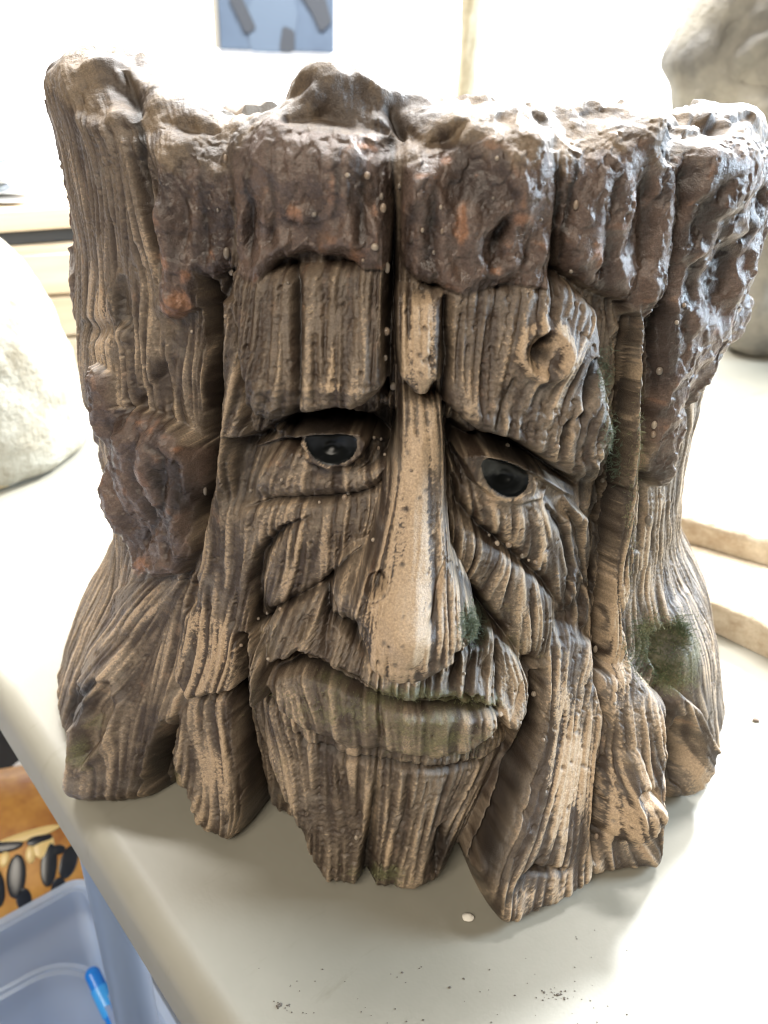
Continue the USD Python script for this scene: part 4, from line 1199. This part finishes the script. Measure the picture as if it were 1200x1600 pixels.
sb = np.array([.40, .56, 0])
fig = m3.Manifold.batch_boolean([
    hull((0, 0, .03, .05), (0, 0, .15, .045)), hull((-.025, -.04, .028, .034), (-.015, -.03, .08, .035), (.03, -.05, .03, .036)),
    hull((-.05, 0, .24, .07), (-.03, 0, .34, .085), (.03, 0, .24, .08)), hull((-.112, -.01, .275, .042), (-.108, -.02, .235, .034), (-.07, 0, .345, .05)),
    hull((-.108, -.02, .232, .032), (-.02, -.075, .222, .030)), hull((.10, -.01, .28, .045), (.02, -.08, .235, .03)),
    hull((-.03, -.03, .175, .055), (.04, -.04, .165, .06)), hull((-.01, 0, .45, .06), (-.01, -.01, .42, .055)),
    hull((-.10, -.04, .30, .012), (-.03, -.085, .335, .012)), hull((-.115, -.03, .255, .012), (-.06, -.075, .30, .014)), hull((-.09, -.05, .36, .012), (0, -.08, .38, .014)),
    hull((-.08, -.05, .335, .018), (0, -.085, .285, .02), (-.04, -.07, .345, .018))], m3.OpType.Add)
ft = tm(fig.refine_to_length(.008))
ft.merge_vertices()
trimesh.smoothing.filter_taubin(ft, iterations=8)
nv = ft.vertex_normals
dsp = .012 * (fbm(ft.vertices * 34, 4, 9) - .5) + .012 * (1 - np.abs(2 * fbm(ft.vertices * [26, 26, 14], 2, 4) - 1) * 2 - .5) * .5
ft.vertices = ft.vertices + nv * dsp[:, None]
ft.vertices[:, 2] = np.maximum(ft.vertices[:, 2], .0)
o = thing('stone_figure', 'grey weathered stone figure with folded arms standing at the back right', 'statue', (sb[0], sb[1], .0005))
obj('body', ft, mat('grey_stone', (.15, .145, .135), .8, noise_scale=16, col2=(.36, .34, .29), bump=.002, bump_scale=150), o, smooth=True)

# pale slabs on the right
slab_m = usdkit.material(stage, '/World/Looks/plaster_slab', {
    'tc': ('texture_coordinate', {}), 'n': ('noise_texture', {'scale': 60.0, 'detail': 6.0, 'roughness': .7}), 'r': ('rgb_ramp', {'ramp': [(.35, (.36, .28, .19)), (.65, (.56, .49, .38))]}),
    'bn': ('noise_texture', {'scale': 300.0, 'detail': 4.0}), 'b': ('bump', {'strength': .8, 'distance': .001}), 'p': ('principled_bsdf', {'roughness': .85})},
    [('tc.object', 'n.vector'), ('n.fac', 'r.fac'), ('r.color', 'p.base_color'), ('tc.object', 'bn.vector'), ('bn.fac', 'b.height'), ('b.normal', 'p.normal')], surface='p.BSDF')


def rough_slab(name, label, a, b, depth, thick, z0, seed):
    L = b[:2] - a[:2]
    ln = np.linalg.norm(L)
    m_ = tm(m3.Manifold.cube((ln, depth, thick)).refine_to_length(.006))
    v = np.array(m_.vertices)
    edge = np.minimum.reduce([v[:, 0], ln - v[:, 0], v[:, 1], depth - v[:, 1]])
    topv = v[:, 2] > thick * .6
    v[:, 1] += np.where(v[:, 1] < .001, .005 * (fbm(v * [70, 0, 40] + seed, 3, seed) - .3) * (v[:, 2] / thick + .3), 0)
    v[:, 2] += np.where(topv, .0016 * (fbm(v * 60, 3, seed) - .5) - .002 * np.exp(-edge / .004), 0)
    oo = thing(name, label, 'slab', (a[0], a[1], z0), math.degrees(math.atan2(L[1], L[0])))
    obj('slab', (v, np.array(m_.faces)), slab_m, oo, smooth=50)
    return oo


a0 = at_px(1085, 975)
dirS = np.array([.72, -.69])
rough_slab('plaster_slab', 'pale rough edged slab lying flat on the table right of the planter', np.array([*(a0[:2] - dirS * .045), 0]), np.array([*(a0[:2] + dirS * .30), 0]), .27, .019, .0003, 3)
a1 = on_z(1066, 846, .0195)
rough_slab('plaster_slab', 'second pale slab stacked on the rough edged slab right of the planter', np.array([*(a1[:2] - np.array([.86, -.5]) * .10), 0]), np.array([*(a1[:2] + np.array([.86, -.5]) * .20), 0]), .13, .016, .0198, 5)

# grit and crumbs on the table
gr = np.random.default_rng(5)
gv, gf = [], []
tiny = trimesh.creation.icosphere(1, 1.0)
for k in range(305):
    x, y = gr.uniform(180, 980), gr.uniform(1270, 1600)
    if k > 250:                      # two scuffed spots where dirt has gathered
        cx_, cy_ = ((868, 1556), (436, 1574))[k % 2]
        x, y = cx_ + gr.normal() * 13, cy_ + gr.normal() * 5
    P = on_z(x, y)
    if (P[:2] - p0) @ n_ < .02 or math.hypot(P[0], P[1]) < .175:
        continue
    r = gr.uniform(.00012, .00028) * (1.8 if gr.random() < .06 else 1)
    gf.append(tiny.faces + len(gv) * len(tiny.vertices))
    gv.append(tiny.vertices * [r * gr.uniform(.8, 1.8), r, r * .6] + [P[0], P[1], r * .5])
obj('grit', (np.concatenate(gv), np.concatenate(gf)), mat('dark_grit', (.10, .085, .07), .8), smooth=True, label='fine dark grit scattered on the tabletop in front of the planter', cat='grit', kind='stuff')


def crumb(x, y, r, label, mk, seed):
    P = on_z(x, y)
    c = trimesh.creation.icosphere(2, 1.0)
    v = c.vertices * (1 + .5 * (noise(c.vertices * 1.6 + seed, seed) - .5))[:, None] * [r, r * .8, r * .5]
    obj('crumb', (v + [P[0], P[1], r * .35], c.faces), mk, smooth=25, label=label, cat='crumb')


cw, cb = mat('crumb_white', (.66, .62, .54), .8), mat('crumb_brown', (.16, .12, .09), .8)
crumb(731, 1435, .0021, 'small white crumb on the table below the beard, left of the largest front root', cw, 1)
crumb(1181, 1126, .0016, 'brown crumb on the bright table right of the planter', cb, 2)

# under the table: tubs, pen, ochre spotted pot, cloth
plastic = usdkit.material(stage, '/World/Looks/frosted_plastic', {
    'd': ('principled_bsdf', {'base_color': (.60, .66, .76), 'roughness': .28, 'specular_ior_level': .5}), 't': ('translucent_bsdf', {'color': (.58, .66, .78)}), 'tr': ('transparent_bsdf', {'color': (.86, .90, .95)}),
    'm1': ('mix_closure', {'fac': .45}), 'm2': ('mix_closure', {'fac': .30})},
    [('d.BSDF', 'm1.closure1'), ('t.BSDF', 'm1.closure2'), ('m1.closure', 'm2.closure1'), ('tr.BSDF', 'm2.closure2')], surface='m2.closure')
import shapely
import shapely.geometry as sg


def tub(name, label, P, rot, w, d, h, wall, rnd, rim_h, rim_w):
    """open box: walls with rounded corners, a floor, a rolled rim; P is the near right top corner"""
    oo = thing(name, label, 'storage tub', P - np.array([0, 0, h]), rot)
    outer = sg.box(-w, -d, 0, 0).buffer(-rnd).buffer(rnd, 12)
    ring = outer.difference(outer.buffer(-wall))
    obj('wall', trimesh.creation.extrude_polygon(ring, h - .002, engine='earcut'), plastic, oo, smooth=30)
    fl = trimesh.creation.extrude_polygon(outer.buffer(-wall * 1.02), wall, engine='earcut')
    fl.apply_translation((0, 0, .001))
    obj('base', fl, plastic, oo, smooth=30)
    rr_ = outer.buffer(rim_w).difference(outer.buffer(.0006))
    rm = trimesh.creation.extrude_polygon(rr_, rim_h, engine='earcut')
    rm.apply_translation((0, 0, h - rim_h))
    obj('rim', rm, plastic, oo, smooth=30)
    return oo


Pc = on_z(128, 1376, -.30)
Pl = on_z(0, 1447, -.30)
rotb = math.degrees(math.atan2(Pc[1] - Pl[1], Pc[0] - Pl[0]))
tub('plastic_tub', 'large frosted plastic tub with a deep rim, under the left table edge', Pc, rotb, .42, .30, .19, .003, .012, .030, .006)
Pq = on_z(118, 1476, -.27)
fwd = np.array([math.sin(math.radians(rotb)), -math.cos(math.radians(rotb))])
Pq2 = np.array([Pq[0], Pq[1], -.27])
tub('plastic_tub', 'smaller rounded frosted tub at the lower left corner beside the blue pen', on_z(132, 1480, -.315), rotb - 3, .24, .16, .15, .0035, .04, .02, .004)
# shelf board that carries them
shelf_z = -.4995
obj('shelf', tm(rbox(-.75, .02, -.55, .25, shelf_z - .02, shelf_z - .0005, .004)), mat('shelf_grey', (.30, .32, .36), .6), label='grey shelf under the table carrying the plastic tubs', cat='shelf')
# blue pen
pa, pb2 = on_z(140, 1512, -.31), on_z(186, 1610, -.33)
ax = pb2 - pa
o = thing('blue_pen', 'bright blue pen leaning beside the smaller frosted tub', 'pen', pa)
Ln = np.linalg.norm(ax)
Rm = trimesh.geometry.align_vectors([0, 0, 1], ax / Ln)
c = trimesh.creation.capsule(height=Ln, radius=.0055, count=[16, 16])
c.apply_translation((0, 0, -c.bounds[0][2]))
c.apply_transform(Rm)
obj('barrel', c, mat('pen_blue', (.01, .20, .72), .3), o, smooth=40)
c = trimesh.creation.cylinder(.0062, .02, sections=20)
c.apply_translation((0, 0, .025))
c.apply_transform(Rm)
obj('band', c, mat('pen_band', (.05, .35, .85), .3), o, smooth=40)
# ochre pot with dark spots
oc = on_z(40, 1330, -.36)
o = thing('spotted_pot', 'ochre glazed pot with black oval spots behind the plastic tub', 'pot', oc)
s_ = trimesh.creation.icosphere(4, 1.0)
v = s_.vertices * [.095, .075, .070]
v *= (1 + .10 * (fbm(s_.vertices * 2.2, 3, 3) - .5))[:, None]
obj('body', (v, s_.faces), mat('ochre_glaze', (.30, .11, .025), .55, noise_scale=26, col2=(.58, .30, .06)), o, smooth=True)
tb = cKDTree(v)
vn_ = trimesh.Trimesh(v, s_.faces, process=False).vertex_normals
blk, crm = mat('black_glaze', (.012, .014, .02), .3), mat('cream_glaze', (.70, .52, .22), .35)


def on_pot(px, py, rx, ry, mk, nm, rot=0):
    d = ray(px, py)
    oo_ = CO - oc
    # first hit with the ellipsoid
    A3 = np.array([1 / .095, 1 / .075, 1 / .070])
    a_, b_, c_ = (d * A3) @ (d * A3), (d * A3) @ (oo_ * A3), (oo_ * A3) @ (oo_ * A3) - 1
    q = b_ * b_ - a_ * c_
    if q < 0:
        return
    P = oo_ + d * (-b_ - math.sqrt(q)) / a_
    k = tb.query(P)[1]
    n = vn_[k]
    u = CR - n * (CR @ n)
    u /= np.linalg.norm(u)
    w_ = np.cross(n, u)
    ca, sa = math.cos(math.radians(rot)), math.sin(math.radians(rot))
    u, w_ = u * ca + w_ * sa, w_ * ca - u * sa
    e = trimesh.creation.icosphere(2, 1.0)
    vv = e.vertices[:, :1] * rx * u + e.vertices[:, 1:2] * ry * w_ + e.vertices[:, 2:] * .0016 * n + v[k]
    obj(nm, (vv, e.faces), mk, o, smooth=True)


on_pot(27, 1366, .0075, .0165, blk, 'spot', 5)
on_pot(70, 1354, .0065, .0165, blk, 'spot', 5)
on_pot(102, 1350, .007, .013, blk, 'spot', -10)
on_pot(-8, 1388, .008, .016, blk, 'spot', 10)
on_pot(45, 1400, .006, .010, blk, 'spot', 0)
on_pot(92, 1392, .006, .010, blk, 'spot', 0)
on_pot(6, 1346, .004, .006, crm, 'fleck', 0)
on_pot(50, 1338, .004, .007, crm, 'fleck', 10)
on_pot(88, 1330, .006, .004, blk, 'spot', 15)
on_pot(58, 1310, .010, .0045, blk, 'spot', 20)
on_pot(10, 1316, .014, .005, blk, 'spot', 10)
on_pot(74, 1318, .008, .010, crm, 'stripe', 0)
on_pot(40, 1306, .026, .004, crm, 'stripe', 20)
# white cloth and dark shoe-like bundle further back
cl = on_z(18, 1240, -.36)
g_ = np.linspace(-1, 1, 40)
gx, gy = np.meshgrid(g_, g_, indexing='ij')
hz_ = .035 * np.exp(-(gx ** 2 + gy ** 2) * 1.2) + .020 * (fbm(np.stack([gx * 2.6, gy * 2.6, 0 * gx], -1), 3, 6) - .4)
tv = np.stack([gx * .12, gy * .07, hz_], -1).reshape(-1, 3)
id_ = np.arange(1600).reshape(40, 40)
a, b, cc, d = id_[:-1, :-1].ravel(), id_[1:, :-1].ravel(), id_[1:, 1:].ravel(), id_[:-1, 1:].ravel()
o = thing('white_cloth', 'crumpled white cloth lying behind the spotted pot under the table', 'cloth', cl, 15)
up_ = np.concatenate([np.stack([a, b, cc], 1), np.stack([a, cc, d], 1)])
obj('cloth', (np.concatenate([tv, tv - [0, 0, .004]]), np.concatenate([up_, up_[:, ::-1] + 1600])), mat('white_cotton', (.74, .75, .78), .9), o, smooth=True)
db = on_z(-5, 1190, -.36)
s_ = trimesh.creation.icosphere(4, 1.0)
v = s_.vertices * [.09, .06, .05] * (1 + .5 * (fbm(s_.vertices * 1.8, 3, 8) - .5))[:, None]
o = thing('dark_bag', 'black bag partly seen behind the white cloth at the left edge', 'bag', db)
obj('body', (v, s_.faces), mat('black_fabric', (.018, .018, .022), .8), o, smooth=True)
v2 = s_.vertices * [.10, .05, .03] * (1 + .4 * (fbm(s_.vertices * 2.4, 3, 18) - .5))[:, None]
o = thing('brown_bundle', 'dark brown bundle under the white cloth beside the spotted pot', 'bundle', on_z(30, 1290, -.38))
obj('body', (v2, s_.faces), mat('dark_leather', (.05, .03, .02), .6, noise_scale=30, col2=(.12, .07, .04)), o, smooth=True)
